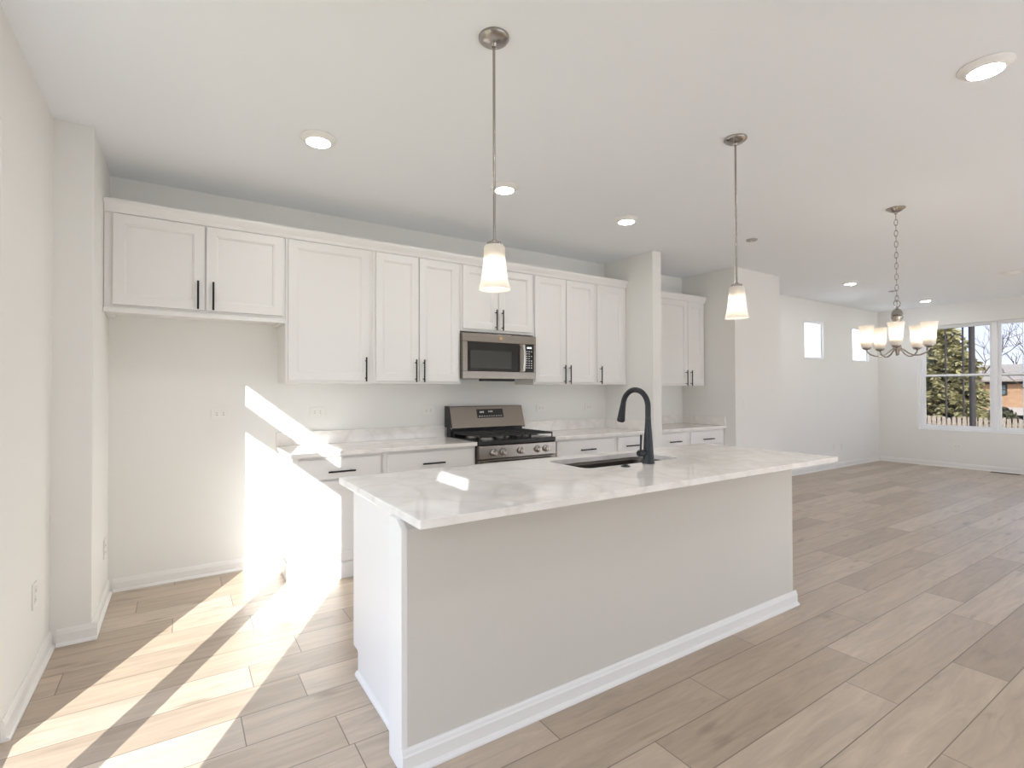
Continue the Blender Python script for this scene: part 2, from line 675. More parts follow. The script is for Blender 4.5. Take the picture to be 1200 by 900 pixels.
# left wall with the patio door (beyond the left edge of the photograph)
PD = (0.74, 2.60, 0.0, 2.33)
HW = (-1.113, -0.55, 2.175, 2.407)      # small high window behind the camera
struct(wall_y(MB(), XL - T, XL, YREAR - T, YB + T, 0, H, [PD, HW]).build('wall_left', M_WALL))
struct(MB().box(XL, XPIL, YPIL, YB, 0, H).build('wall_pilaster', M_WALL))
struct(MB().box(XL, XN1, YB, YB + T, 0, H).build('wall_back', M_WALL))
struct(MB().box(XQ0, XQ1, YQ, YB, 0, H).build('wall_partition', M_WALL))
struct(MB().box(XN0, XN1, YN, YB, 0, H).build('wall_nook', M_WALL))
W1 = (8.25, 8.84, 1.815, 2.405)
W2 = (9.85, 10.47, 1.815, 2.405)
struct(wall_x(MB(), XN1, XF + 0.2, YL, YL + T, 0, H, [W1, W2]).build('wall_living', M_WALL))
FW = (1.60, 3.59, 0.61, 2.41)
FW_ADDED = (-1.9, 0.5, 0.61, 2.41)  # added out-of-view opening, brings more sky light indoors
struct(wall_y(MB(), XF, XF + 0.2, YREAR - T, YL, 0, H, [FW_ADDED, FW]).build('wall_far', M_WALL))
RW_FILL = [(0.3, 2.7, 0.25, 1.22), (3.2, 5.7, 0.25, 1.68), (6.1, 8.6, 0.25, 1.68)]  # invented low openings, shaped so their sun patches stay out of view
struct(wall_x(MB(), XL, XF, YREAR - T, YREAR, 0, H, RW_FILL).build('wall_rear', M_WALL))


def baseboard(name, p0, p1, nrm, h=0.085, mat=None, parent=None):
    """moulded board with a shoe along p0->p1 on a wall whose outward normal is nrm"""
    p0, p1, n = Vector((*p0, 0)), Vector((*p1, 0)), Vector((*nrm, 0))
    prof = [(0, 0.001), (0.027, 0.001), (0.026, 0.008), (0.021, 0.015), (0.0135, 0.019), (0.0135, h - 0.024),
            (0.011, h - 0.018), (0.009, h - 0.008), (0.005, h), (0, h)]
    mb = MB()
    a = [mb.bm.verts.new(p0 + n * d + Vector((0, 0, z))) for d, z in prof]
    b = [mb.bm.verts.new(p1 + n * d + Vector((0, 0, z))) for d, z in prof]
    k = len(prof)
    mb.bm.faces.new(a)
    mb.bm.faces.new(b)
    for i in range(k):
        mb.bm.faces.new([a[i], a[(i + 1) % k], b[(i + 1) % k], b[i]])
    o = mb.build(name, mat or M_TRIM, parent)
    if parent is None:
        struct(o)
    return o


baseboard('baseboard_left', (XL, 2.66), (XL, YPIL), (1, 0))
baseboard('baseboard_pilaster', (XL + 0.0275, YPIL), (XPIL + 0.027, YPIL), (0, -1))
baseboard('baseboard_pilaster_side', (XPIL, YPIL), (XPIL, YB), (1, 0))
baseboard('baseboard_back', (XPIL + 0.0275, YB), (0.622, YB), (0, -1))
baseboard('baseboard_nook', (XN0 + 0.002, YN), (XN1 + 0.027, YN), (0, -1))
baseboard('baseboard_nook_side', (XN1, YN), (XN1, YL), (1, 0))
baseboard('baseboard_living', (XN1 + 0.0275, YL), (XF, YL), (0, -1))
baseboard('baseboard_far', (XF, YREAR), (XF, YL - 0.0275), (-1, 0))


# ------------------------------------------------------------------ windows
def window_unit_y(name, x, y0, y1, z0, z1, nunits, hung=True, depth=0.07):
    """vinyl window in a wall facing -x, frame front at x; units stacked along y"""
    root = bpy.data.objects.new(name, None)
    COL.objects.link(root)
    root.location = (x, (y0 + y1) / 2, z0)
    root['_w'] = list(root.location)
    root['kind'] = 'structure'
    fr = 0.045
    mb = MB()
    mb.box(x, x + depth, y0, y0 + fr, z0, z1).box(x, x + depth, y1 - fr, y1, z0, z1)
    mb.box(x, x + depth, y0 + fr, y1 - fr, z0, z0 + fr).box(x, x + depth, y0 + fr, y1 - fr, z1 - fr * 0.55, z1)
    ys = [y0 + fr + (y1 - y0 - 2 * fr) * i / nunits for i in range(nunits + 1)]
    for ym in ys[1:-1]:
        mb.box(x - 0.004, x + depth, ym - 0.030, ym + 0.030, z0 + fr, z1 - fr * 0.55)
    mb.build('window_frame', M_VINYL, root, bevel=0.003)
    zm = z0 + (z1 - z0) * 0.515
    for i in range(nunits):
        a = ys[i] + (0.032 if i else 0)
        b = ys[i + 1] - (0.032 if i < nunits - 1 else 0)
        s = 0.038
        for (za, zb, xo) in ((z0 + fr, zm + 0.03, 0.012), (zm - 0.015, z1 - fr * 0.55, 0.040)):
            sm = MB()
            xa, xb = x + xo, x + xo + 0.026
            sm.box(xa, xb, a, a + s, za, zb).box(xa, xb, b - s, b, za, zb)
            sm.box(xa, xb, a + s, b - s, za, za + s + 0.006).box(xa, xb, a + s, b - s, zb - s * 0.9, zb)
            so = sm.build('sash', M_VINYL, root, bevel=0.003)
            MB().box(xa + 0.011, xa + 0.015, a + s, b - s, za + s, zb - s * 0.9).build('pane', M_TINT, so)
    return root


window_unit_y('window_1', XF + 0.105, FW[0], FW[1], FW[2], FW[3], 2)
window_unit_y('window_2', XF + 0.105, FW_ADDED[0], FW_ADDED[1], FW_ADDED[2], FW_ADDED[3], 2)  # unseen window, put in for its sky light
# painted reveal and sill of the visible window
struct(MB().box(XF - 0.004, XF + 0.105, FW[0], FW[1], FW[2] - 0.001, FW[2] + 0.012).build('trim_1', M_TRIM, bevel=0.003))
struct(MB().box(XF - 0.002, XF + 0.105, FW[1] - 0.010, FW[1], FW[2] + 0.012, FW[3]).build('trim_2', M_TRIM))
struct(MB().box(XF - 0.002, XF + 0.105, FW[0], FW[1] - 0.010, FW[3] - 0.010, FW[3]).build('trim_3', M_TRIM))


def small_window(name, w):
    x0, x1, z0, z1 = w
    root = bpy.data.objects.new(name, None)
    COL.objects.link(root)
    y = YL + 0.035
    root.location = ((x0 + x1) / 2, y, z0)
    root['_w'] = list(root.location)
    root['kind'] = 'structure'
    f = 0.020
    mb = MB().box(x0, x0 + f, y, y + 0.05, z0, z1).box(x1 - f, x1, y, y + 0.05, z0, z1)
    mb.box(x0 + f, x1 - f, y, y + 0.05, z0, z0 + f).box(x0 + f, x1 - f, y, y + 0.05, z1 - f, z1)
    mb.build('window_frame', M_VINYL, root, bevel=0.003)
    MB().box(x0 + f, x1 - f, y + 0.02, y + 0.025, z0 + f, z1 - f).build('pane', M_GLASS, root)


small_window('window_3', W1)
small_window('window_4', W2)


for k_, (x0_, x1_, z0_, z1_) in enumerate(RW_FILL):        # added unseen low windows, sun on the floor there bounces as fill
    y_ = YREAR - 0.10
    f_ = 0.045
    fr_ = MB().box(x0_, x0_ + f_, y_, y_ + 0.06, z0_, z1_).box(x1_ - f_, x1_, y_, y_ + 0.06, z0_, z1_)
    fr_.box(x0_ + f_, x1_ - f_, y_, y_ + 0.06, z0_, z0_ + f_).box(x0_ + f_, x1_ - f_, y_, y_ + 0.06, z1_ - f_, z1_)
    wf_ = struct(fr_.build('window_%d' % (5 + k_), M_VINYL))
    MB().box(x0_ + f_, x1_ - f_, y_ + 0.028, y_ + 0.033, z0_ + f_, z1_ - f_).build('pane', M_GLASS, wf_)
    portal('portal_rear', ((x0_ + x1_) / 2, YREAR - 0.13, (z0_ + z1_) / 2), (R(90), 0, 0), x1_ - x0_, z1_ - z0_)


def patio_door():
    y0, y1, z0, z1 = PD
    root = bpy.data.objects.new('door_1', None)
    COL.objects.link(root)
    root.location = (XL - 0.07, (y0 + y1) / 2, 0)
    root['_w'] = list(root.location)
    root['kind'] = 'structure'
    xa, xb = XL - 0.09, XL - 0.02
    g = ((0.863, 1.695), (1.810, 2.515))
    ZT0, ZT1, ZD = 2.016, 2.221, 1.873
    mb = MB()
    mb.box(xa, xb, y0, g[0][0], 0, z1).box(xa, xb, g[1][1], y1, 0, z1)
    mb.box(xa, xb, g[0][0], g[1][1], ZT1, z1).box(xa, xb, g[0][0], g[1][1], ZD, ZT0)
    mb.box(xa, xb, g[0][1], g[1][0], 0, ZD)
    mb.box(xa, xb, g[0][0], g[0][1], 0, 0.05).box(xa, xb, g[1][0], g[1][1], 0, 0.05)
    mb.build('door_frame', M_VINYL, root)
    for a, b in g:
        MB().box(xa + 0.03, xa + 0.036, a, b, 0.05, ZD).build('pane', M_GLASS, root)
    MB().box(xa + 0.03, xa + 0.036, g[0][0], g[1][1], ZT0, ZT1).build('transom_pane', M_GLASS, root)


hw_ = struct(MB().box(XL - 0.149, XL - 0.135, HW[0] + 0.0005, HW[1] - 0.0005, HW[2] + 0.0005, HW[2] + 0.006).build('window_8', M_VINYL))
MB().box(XL - 0.120, XL - 0.115, HW[0] + 0.0005, HW[1] - 0.0005, HW[2] + 0.0005, HW[3] - 0.0005).build('pane', M_GLASS, hw_)
patio_door()
portal('portal_patio', (XL - 0.12, 1.67, 1.16), (0, R(-90), 0), 2.3, 1.85)
portal('portal_window', (XF + 0.19, 2.595, 1.51), (0, R(90), 0), 1.8, 2.0)
portal('portal_window_second', (XF + 0.19, -0.7, 1.51), (0, R(90), 0), 1.8, 2.4)


# ------------------------------------------------------------------ cabinet parts
def door_mesh(x0, x1, z0, z1, yf, t=0.020, fr=0.058):
    """recessed-panel door facing -y, front at yf"""
    mb = MB()
    bm = mb.bm

    def ring(d, y):
        return [bm.verts.new(p) for p in ((x0 + d, y, z0 + d), (x1 - d, y, z0 + d), (x1 - d, y, z1 - d), (x0 + d, y, z1 - d))]
    rs = [ring(0, yf + t), ring(0, yf + 0.002), ring(0.002, yf), ring(fr, yf), ring(fr + 0.002, yf + 0.0035),
          ring(fr + 0.009, yf + 0.0050), ring(fr + 0.011, yf + 0.0115)]
    for a, b in zip(rs, rs[1:]):
        for i in range(4):
            j = (i + 1) % 4
            bm.faces.new([a[i], a[j], b[j], b[i]])
    bm.faces.new(rs[-1])
    bm.faces.new(list(reversed(rs[0])))
    return mb


def slab_mesh(x0, x1, z0, z1, yf, t=0.020):
    mb = MB()
    bm = mb.bm

    def ring(d, y):
        return [bm.verts.new(p) for p in ((x0 + d, y, z0 + d), (x1 - d, y, z0 + d), (x1 - d, y, z1 - d), (x0 + d, y, z1 - d))]
    rs = [ring(0, yf + t), ring(0, yf + 0.003), ring(0.003, yf)]
    for a, b in zip(rs, rs[1:]):
        for i in range(4):
            j = (i + 1) % 4
            bm.faces.new([a[i], a[j], b[j], b[i]])
    bm.faces.new(rs[-1])
    bm.faces.new(list(reversed(rs[0])))
    return mb


def pull(parent, x, z, yf, length, vertical=True):
    """slim black bar pull with two posts on a face at yf"""
    mb = MB()
    h = length / 2
    d = 0.030
    r = 0.0062
    if vertical:
        mb.tube([(x, yf - d, z - h), (x, yf - d, z + h)], r, 12)
        for s in (-1, 1):
            mb.tube([(x, yf - 0.0002, z + s * h * 0.72), (x, yf - d, z + s * h * 0.72)], 0.0045, 10)
    else:
        mb.tube([(x - h, yf - d, z), (x + h, yf - d, z)], r, 12)
        for s in (-1, 1):
            mb.tube([(x + s * h * 0.72, yf - 0.0002, z), (x + s * h * 0.72, yf - d, z)], 0.0045, 10)
    return mb.build('handle', M_BLACK, parent, smooth=True)


def upper(label, x0, x1, z0, z1, doors, hz, yb=YB, yu=YU, rail=False):
    """doors: (xa, xb, handle_x); hz handle centre height"""
    root = thing('upper_cabinet', label, 'cabinet', ((x0 + x1) / 2, (yu + yb) / 2, z0), 'white upper cabinets')
    MB().box(x0 + 0.0008, x1 - 0.0008, yu, yb - 0.001, z0, z1).build('body', M_CAB, root, bevel=0.0015)
    for xa, xb, hx in doors:
        d = door_mesh(xa, xb, z0 + (0.022 if not rail else 0.028), z1 - 0.068, yu - 0.0205).build('door', M_CAB, root)
        pull(d, hx, hz, yu - 0.0205, 0.185)
    if rail:
        mb = MB().prism([(yu - 0.030, z0 - 0.022), (yu + 0.02, z0 - 0.022), (yu + 0.02, z0 + 0.010), (yu - 0.018, z0 + 0.010),
                         (yu - 0.026, z0 - 0.004)], 'x', x0, x1 - 0.004)
        mb.build('light_rail', M_CAB, root)
        for xa, xb in ((x0, x0 + 0.03), (x1 - 0.034, x1 - 0.004)):
            MB().box(xa, xb, yu + 0.021, yb - 0.001, z0 - 0.018, z0 - 0.0005).build('cleat', M_CAB, root)
    return root


ZU0, ZU1 = 1.372, 2.475
upper('wide two-door white upper cabinet over the empty refrigerator space, beside the pilaster',
      XPIL + 0.001, 0.632, 1.822, ZU1, [(-0.343, 0.137, 0.100), (0.147, 0.615, 0.186)], 1.945, rail=True)
upper('tall white upper cabinet with one broad door, next to the over-fridge cabinet',
      0.632, 1.262, ZU0, ZU1, [(0.650, 1.232, 1.203)], 1.482)
upper('tall two-door white upper cabinet directly beside the microwave, nearer the refrigerator space',
      1.262, 2.033, ZU0, ZU1, [(1.287, 1.643, 1.612), (1.651, 2.008, 1.682)], 1.478)
upper('short two-door white cabinet mounted right above the microwave',
      2.033, 2.809, 1.835, ZU1, [(2.052, 2.408, 2.378), (2.416, 2.792, 2.446)], 1.948)
upper('tall two-door white upper cabinet between the microwave and the narrow end cabinet',
      2.809, 3.592, ZU0, ZU1, [(2.820, 3.194, 3.164), (3.202, 3.572, 3.232)], 1.470)
upper('narrow one-door white upper cabinet against the short partition wall',
      3.592, XQ0 - 0.002, ZU0, ZU1, [(3.615, 3.985, 3.645)], 1.470)
upper('two-door white upper cabinet in the nook behind the partition wall',
      XQ1 + 0.002, XN0 - 0.004, 1.365, 2.43, [(4.26, 5.045, 5.015 - 0.01), (5.053, 5.345, 5.090)], 1.455)


def crown(label, x0, x1, z, ret=True):
    mb = MB()
    mb.prism([(YU - 0.0005, z - 0.062), (YU - 0.012, z - 0.062), (YU - 0.018, z - 0.040), (YU - 0.034, z - 0.012),
              (YU - 0.038, z), (YU - 0.038, z + 0.014), (YU + 0.05, z + 0.014), (YU + 0.05, z + 0.0005), (YU - 0.0005, z + 0.0005)], 'x', x0, x1)
    return tag(mb.build('crown_molding', M_CAB), label, 'crown molding', 'cabinet crown moldings')


crown('long white crown molding along the tops of the main run of upper cabinets', XPIL + 0.002, XQ0 - 0.001, ZU1)
crown('short white crown molding on the nook cabinet behind the partition', XQ1 + 0.001, XN0 - 0.002, 2.43)


def base(label, x0, x1, drawers, doors, hz=0.757, end_left=False):
    root = thing('base_cabinet', label, 'cabinet', ((x0 + x1) / 2, (YK + YB) / 2, 0), 'white base cabinets')
    zt = ZC - 0.031
    MB().box(x0 + 0.0008, x1 - 0.0008, YK, YB - 0.028, 0.002, zt).build('body', M_CAB, root, bevel=0.0015)
    MB().prism([(YK - 0.0005, 0.001), (YK - 0.014, 0.001), (YK - 0.014, 0.100), (YK - 0.008, 0.112), (YK - 0.0005, 0.112)], 'x',
               x0 - (0.012 if end_left else -0.001), x1 - 0.001).build('base_molding', M_CAB, root)
    if end_left:
        MB().prism([(x0, 0.001), (x0 - 0.012, 0.001), (x0 - 0.012, 0.100), (x0 - 0.006, 0.112), (x0, 0.112)], 'y', YK - 0.0004, YB - 0.03).build('base_molding', M_CAB, root)
    yf = YK - 0.0205
    for xa, xb in drawers:
        d = slab_mesh(xa, xb, 0.703, 0.846, yf).build('drawer', M_CAB, root)
        pull(d, (xa + xb) / 2, hz, yf, 0.185, False)
    for xa, xb, hx in doors:
        d = door_mesh(xa, xb, 0.124, 0.690, yf).build('door', M_CAB, root)
        pull(d, hx, 0.585, yf, 0.185)
    return root


base('white base cabinet at the open end of the run, beside the empty refrigerator space', 0.636, 1.262,
     [(0.668, 1.240)], [(0.668, 1.240, 1.205)], end_left=True)
base('white base cabinet just before the range, on the refrigerator-space side', 1.262, 2.036,
     [(1.292, 2.010)], [(1.292, 1.647, 1.612), (1.655, 2.010, 1.690)])
base('white base cabinet directly after the range, behind the sink faucet', 2.846, 3.614,
     [(2.872, 3.586)], [(2.872, 3.225, 3.190), (3.233, 3.586, 3.268)])
base('narrow white base cabinet in the corner against the short partition wall', 3.614, XQ0 - 0.002,
     [(3.642, 4.005)], [(3.642, 4.005, 3.675)])
base('white base cabinet in the nook, close behind the partition wall', XQ1 + 0.002, 4.720,
     [(4.260, 4.690)], [(4.260, 4.690, 4.655)])
base('white base cabinet in the nook, against the far side wall', 4.720, XN0 - 0.004,
     [(4.760, 5.330)], [(4.760, 5.040, 5.005), (5.048, 5.330, 5.083)])


def counter(label, x0, x1, splash_left=False, splash_right=False):
    root = thing('countertop', label, 'countertop', ((x0 + x1) / 2, (YK + YB) / 2, ZC - 0.03), 'quartz counters along the wall')
    MB().box(x0, x1, YK - 0.036, YB - 0.001, ZC - 0.030, ZC).build('slab', M_QUARTZ, root, bevel=0.003)
    a = x0 + (0.020 if splash_left else 0)
    b = x1 - (0.020 if splash_right else 0)
    MB().box(a, b, YB - 0.021, YB - 0.001, ZC + 0.0003, ZC + 0.105).build('backsplash', M_QUARTZ, root, bevel=0.002)
    if splash_left:
        MB().box(x0, x0 + 0.0198, YK - 0.03, YB - 0.001, ZC + 0.0003, ZC + 0.105).build('side_splash', M_QUARTZ, root, bevel=0.002)
    if splash_right:
        MB().box(x1 - 0.0198, x1, YK - 0.03, YB - 0.001, ZC + 0.0003, ZC + 0.105).build('side_splash', M_QUARTZ, root, bevel=0.002)
    return root


counter('white quartz countertop between the refrigerator space and the range', 0.622, 2.038)
counter('white quartz countertop between the range and the partition wall', 2.842, XQ0 - 0.001, splash_right=True)
counter('short white quartz countertop inside the nook behind the partition', XQ1 + 0.001, XN0 - 0.001, splash_left=True, splash_right=True)

# ------------------------------------------------------------------ island
IX0, IX1, IY0, IY1 = 0.655, 3.445, 1.552, 2.555
BX0, BX1, BYF = 0.643, 3.150, 1.684
isl = thing('kitchen_island', 'long white kitchen island with a plain beige painted face and white baseboard', 'island', (1.9, 2.05, 0))
MB().box(BX0 + 0.022, BX1, BYF, 1.806, 0.0, 0.836).build('knee_wall', M_ISLWALL, isl)
MB().prism([(BYF - 0.0005, 0.0), (1.806, 0.0), (1.806, ZC - 0.0305), (BYF + 0.046, ZC - 0.0305), (BYF - 0.0005, 0.8355)], 'x', BX0, BX0 + 0.0215).build('end_board', M_TRIM, isl)
MB().prism([(BYF + 0.002, 0.8365), (1.806, 0.8365), (1.806, ZC - 0.0305), (BYF + 0.045, ZC - 0.0305)], 'x', BX0 + 0.022, BX1).build('cleat', M_ISLWALL, isl)
# notched end panel (toe kick cut out at the kitchen side)
EP = [(1.8065, 0.001), (2.388, 0.001), (2.388, 0.100), (2.400, 0.108), (2.456, 0.108), (2.460, 0.112), (2.460, ZC - 0.0305), (1.8065, ZC - 0.0305)]
MB().prism(EP, 'x', 0.700, 0.718).build('end_panel', M_CAB, isl, bevel=0.0015)
MB().prism(EP, 'x', 3.105, 3.123).build('end_panel', M_CAB, isl, bevel=0.0015)
MB().box(0.7185, 1.78, 1.8065, 2.458, 0.110, ZC - 0.0305).box(2.64, 3.1045, 1.8065, 2.458, 0.110, ZC - 0.0305).box(
    1.78, 2.64, 1.8065, 2.04, 0.110, ZC - 0.0305).box(1.78, 2.64, 2.04, 2.458, 0.110, 0.62).box(0.7185, 3.1045, 1.8065, 2.388, 0.002, 0.110).build('cabinet_body', M_CAB, isl)


def back_door_set():
    xs = [0.73, 1.30, 1.79, 2.215, 2.64, 3.095]
    for i, (a, b) in enumerate(zip(xs, xs[1:])):
        d = slab_mesh(a + 0.004, b - 0.004, 0.125, 0.85, 0).build('door', M_CAB, isl)
        # faces the kitchen side: turn the front round
        for v in d.data.vertices:
            pass
        w = Vector(isl['_w'])
        for v in d.data.vertices:
            y = v.co.y + w.y
            v.co.y = 2.4795 - y - w.y
        d.data.flip_normals()
        mb = MB()
        xh = b - 0.04 if i % 2 == 0 else a + 0.04
        mb.tube([(xh, 2.510, 0.62), (xh, 2.510, 0.80)], 0.0062, 12)
        for z in (0.645, 0.775):
            mb.tube([(xh, 2.4797, z), (xh, 2.510, z)], 0.0045, 10)
        mb.build('handle', M_BLACK, d, smooth=True)


back_door_set()
baseboard('baseboard', (BX0, BYF), (BX1 + 0.027, BYF), (0, -1), parent=isl)
baseboard('baseboard', (BX1, BYF + 0.0001), (BX1, 1.806), (1, 0), parent=isl)
MB().prism([(0.6995, 0.0012), (0.685, 0.0012), (0.686, 0.010), (0.691, 0.018), (0.6995, 0.021)], 'y', 1.8065, 2.388).build('shoe_molding', M_TRIM, isl)
MB().prism([(BX0 - 0.0003, 0.0012), (BX0 - 0.0003, 0.021), (BX0 - 0.0006, 0.021), (BX0 - 0.0006, 0.0012)], 'y', 1.70, 1.80).build('shoe_molding', M_TRIM, isl)

# countertop with the sink cut-out
SX0, SX1, SY0, SY1 = 1.835, 2.600, 2.075, 2.435
top = thing('countertop', 'large polished white quartz island countertop with an undermount sink cut into it', 'countertop', (2.05, 2.05, ZC - 0.03))


def slab_with_hole():
    mb = MB()
    bm = mb.bm
    r = 0.05

    def rr(x0, x1, y0, y1, rad, n=6):
        pts = []
        for (cx, cy, a) in ((x1 - rad, y1 - rad, 0), (x0 + rad, y1 - rad, 90), (x0 + rad, y0 + rad, 180), (x1 - rad, y0 + rad, 270)):
            for i in range(n + 1):
                t = R(a + 90 * i / n)
                pts.append((cx + rad * math.cos(t), cy + rad * math.sin(t)))
        return pts
    ins = rr(SX0, SX1, SY0, SY1, r)
    out = rr(IX0, IX1, IY0, IY1, 0.010)
    n = len(ins)
    zs = (ZC - 0.030, ZC)
    vi = [[bm.verts.new((x, y, z)) for x, y in ins] for z in zs]
    vo = [[bm.verts.new((x, y, z)) for x, y in out] for z in zs]
    for i in range(n):
        j = (i + 1) % n
        bm.faces.new([vi[1][i], vi[1][j], vo[1][j], vo[1][i]])
        bm.faces.new([vi[0][j], vi[0][i], vo[0][i], vo[0][j]])
        bm.faces.new([vo[0][i], vo[0][j], vo[1][j], vo[1][i]])
        bm.faces.new([vi[0][j], vi[0][i], vi[1][i], vi[1][j]])
    return mb, ins


mb, ins = slab_with_hole()
mb.build('slab', M_QUARTZ, top, bevel=0.0025)

sink = thing('kitchen_sink', 'dark stainless undermount sink bowl set into the island countertop', 'sink', ((SX0 + SX1) / 2, (SY0 + SY1) / 2, 0.66))


def sink_bowl():
    mb = MB()
    bm = mb.bm
    c = Vector(((SX0 + SX1) / 2, (SY0 + SY1) / 2, 0))
    levels = [(1.05, ZC - 0.0315), (1.002, ZC - 0.0312), (0.995, ZC - 0.05), (0.975, 0.70), (0.93, 0.672), (0.15, 0.664)]
    rings = []
    for s, z in levels:
        rings.append([bm.verts.new((c.x + (x - c.x) * s, c.y + (y - c.y) * s, z)) for x, y in ins])
    n = len(ins)
    for a, b in zip(rings, rings[1:]):
        for i in range(n):
            j = (i + 1) % n
            bm.faces.new([a[i], a[j], b[j], b[i]])
    bm.faces.new(rings[-1])
    o = mb.build('bowl', M_SINK, sink, smooth=True)
    so = o.modifiers.new('thickness', 'SOLIDIFY')
    so.thickness = 0.0015
    so.offset = -1
    MB().lathe([(0.001, 0.0), (0.03, 0.0), (0.042, 0.004), (0.045, 0.002), (0.045, 0.0)], (c.x, c.y, 0.6655), 24).build('drain', M_KNOB, sink, smooth=True)


sink_bowl()

# faucet
FX, FY = 2.262, 2.030
fau = thing('kitchen_faucet', 'tall matte black gooseneck pull-down faucet standing beside the island sink', 'faucet', (FX, FY, ZC))
MB().lathe([(0.036, 0.0005), (0.036, 0.008), (0.033, 0.016), (0.0295, 0.06), (0.026, 0.12), (0.0205, 0.19), (0.0172, 0.235), (0.0165, 0.26)],
           (FX, FY, ZC), 28).build('base', M_FAUCET, fau, smooth=True)
rr_ = 0.098
zt = ZC + 0.325
neck = [(FX, FY, ZC + 0.2605), (FX, FY, ZC + 0.28), (FX, FY, ZC + 0.30)]
neck += arc((FX, FY + rr_, zt), rr_, 180, 10, 22, (0, 1, 0), (0, 0, 1))
MB().tube(neck, 0.0160, 18).build('spout', M_FAUCET, fau, smooth=True)
e0, e1 = Vector(neck[-2]), Vector(neck[-1])
dv = Vector((0, 0.20, -0.98)).normalized()
p = Vector(e1)
MB().tube([p + dv * 0.0005, p + dv * 0.02, p + dv * 0.07, p + dv * 0.105, p + dv * 0.112], [0.0165, 0.0178, 0.0215, 0.0245, 0.0235], 20).build('spray_head', M_FAUCET, fau, smooth=True)
MB().tube([p + dv * 0.1125, p + dv * 0.116], [0.019, 0.019], 18).build('nozzle', M_BLACK, fau, smooth=True)
HZ = ZC + 0.062
MB().tube([(FX - 0.027, FY, HZ), (FX - 0.055, FY, HZ), (FX - 0.075, FY, HZ), (FX - 0.083, FY, HZ)], [0.017, 0.0195, 0.0195, 0.014], 20).build('handle_hub', M_FAUCET, fau, smooth=True)
hd = MB().tube([(FX - 0.062, FY, HZ + 0.018), (FX - 0.062, FY - 0.002, HZ + 0.055), (FX - 0.062, FY - 0.004, HZ + 0.105)], [0.0062, 0.0058, 0.0066], 12).build('lever', M_FAUCET, fau, smooth=True)
sw = thing('sink_button', 'small round black air switch button on the island counter in front of the sink', 'button', (2.06, 2.012, ZC))
MB().lathe([(0.026, 0.0004), (0.026, 0.004), (0.022, 0.007), (0.0, 0.0075)], (2.06, 2.012, ZC), 28).build('flange', M_FAUCET, sw, smooth=True)
MB().lathe([(0.014, 0.0075), (0.014, 0.010), (0.011, 0.012), (0.0, 0.0125)], (2.06, 2.012, ZC), 24).build('button_cap', M_BLACK, sw, smooth=True)

# ------------------------------------------------------------------ range
RX0, RX1 = 2.045, 2.835
rng = thing('gas_range', 'stainless steel freestanding gas range with black cast iron grates', 'range', (2.44, 3.92, 0))
YRF = 3.618
MB().box(RX0, RX1, 3.665, 4.225, 0.03, 0.862).build('body', M_STEELD, rng, bevel=0.003)
for x in (RX0 + 0.05, RX1 - 0.05):
    for y in (3.72, 4.17):
        MB().lathe([(0.018, 0.0), (0.018, 0.03)], (x, y, 0.0), 14).build('foot', M_BLACK, rng)
MB().box(RX0 - 0.001, RX1 + 0.001, 3.622, 4.150, 0.8625, 0.900).build('cooktop', M_ENAMEL, rng, bevel=0.006, seg=3)
# control panel, slightly raked
MB().prism([(YRF, 0.752), (3.664, 0.752), (3.664, 0.8620), (YRF + 0.014, 0.8620), (YRF + 0.006, 0.855)], 'x', RX0, RX1).build('control_panel', M_STEEL, rng, bevel=0.002)
for i, kx in enumerate((2.182, 2.275, 2.452, 2.632, 2.722)):
    cz = 0.802
    cyk = YRF + 0.004
    k = MB().lathe([(0.027, 0.0), (0.027, 0.006), (0.0225, 0.010), (0.0205, 0.034), (0.018, 0.038), (0.0, 0.038)], (kx, cyk, cz), 26, (0, -1, 0)).build('knob', M_KNOB, rng, smooth=True)
    MB().box(kx - 0.004, kx + 0.004, cyk - 0.046, cyk - 0.0385, cz - 0.018, cz + 0.018).build('knob_grip', M_KNOB, k, bevel=0.001)
    MB().lathe([(0.030, 0.0003), (0.030, 0.004), (0.0272, 0.004), (0.0272, 0.0003)], (kx, cyk, cz), 26, (0, -1, 0), caps=False).build('knob_ring', M_BLACK, k)
od = MB().box(RX0 + 0.003, RX1 - 0.003, 3.626, 3.6645, 0.205, 0.742).build('oven_door', M_STEEL, rng, bevel=0.004)
MB().box(RX0 + 0.11, RX1 - 0.11, 3.6245, 3.6258, 0.30, 0.62).build('oven_window', M_BGLASS, od)
hb = MB().tube([(RX0 + 0.02, 3.578, 0.716), (RX1 - 0.02, 3.578, 0.716)], 0.0135, 16)
for x in (RX0 + 0.06, RX1 - 0.06):
    hb.box(x - 0.012, x + 0.012, 3.578, 3.6258, 0.706, 0.726)
hb.build('handle', M_STEEL, od, smooth=True)
MB().box(RX0 + 0.003, RX1 - 0.003, 3.630, 3.6645, 0.05, 0.195).build('drawer', M_STEEL, rng, bevel=0.004)
# back guard: black riser, slanted stainless console
MB().box(RX0 + 0.004, RX1 - 0.004, 4.152, 4.225, 0.8625, 0.985).build('riser', M_ENAMEL, rng, bevel=0.002)
cons = MB().prism([(4.105, 0.962), (4.100, 0.978), (4.160, 1.168), (4.166, 1.172), (4.226, 1.172), (4.226, 0.9855), (4.150, 0.9855)], 'x', RX0 - 0.006, RX1 - 0.006).build('back_console', M_STEEL, rng, bevel=0.002)
MB().prism([(4.0945, 0.9855), (4.155, 1.176), (4.232, 1.176), (4.232, 0.9855)], 'x', RX0 - 0.0165, RX0 - 0.0065).build('console_cap', M_ENAMEL, cons)


def console_pt(x, t, off=0.0):
    """point on the slanted face: t 0 bottom .. 1 top"""
    y = 4.100 + 0.060 * t
    z = 0.978 + 0.190 * t
    n = Vector((0, -0.953, 0.301))
    return Vector((x, y, z)) + n * off


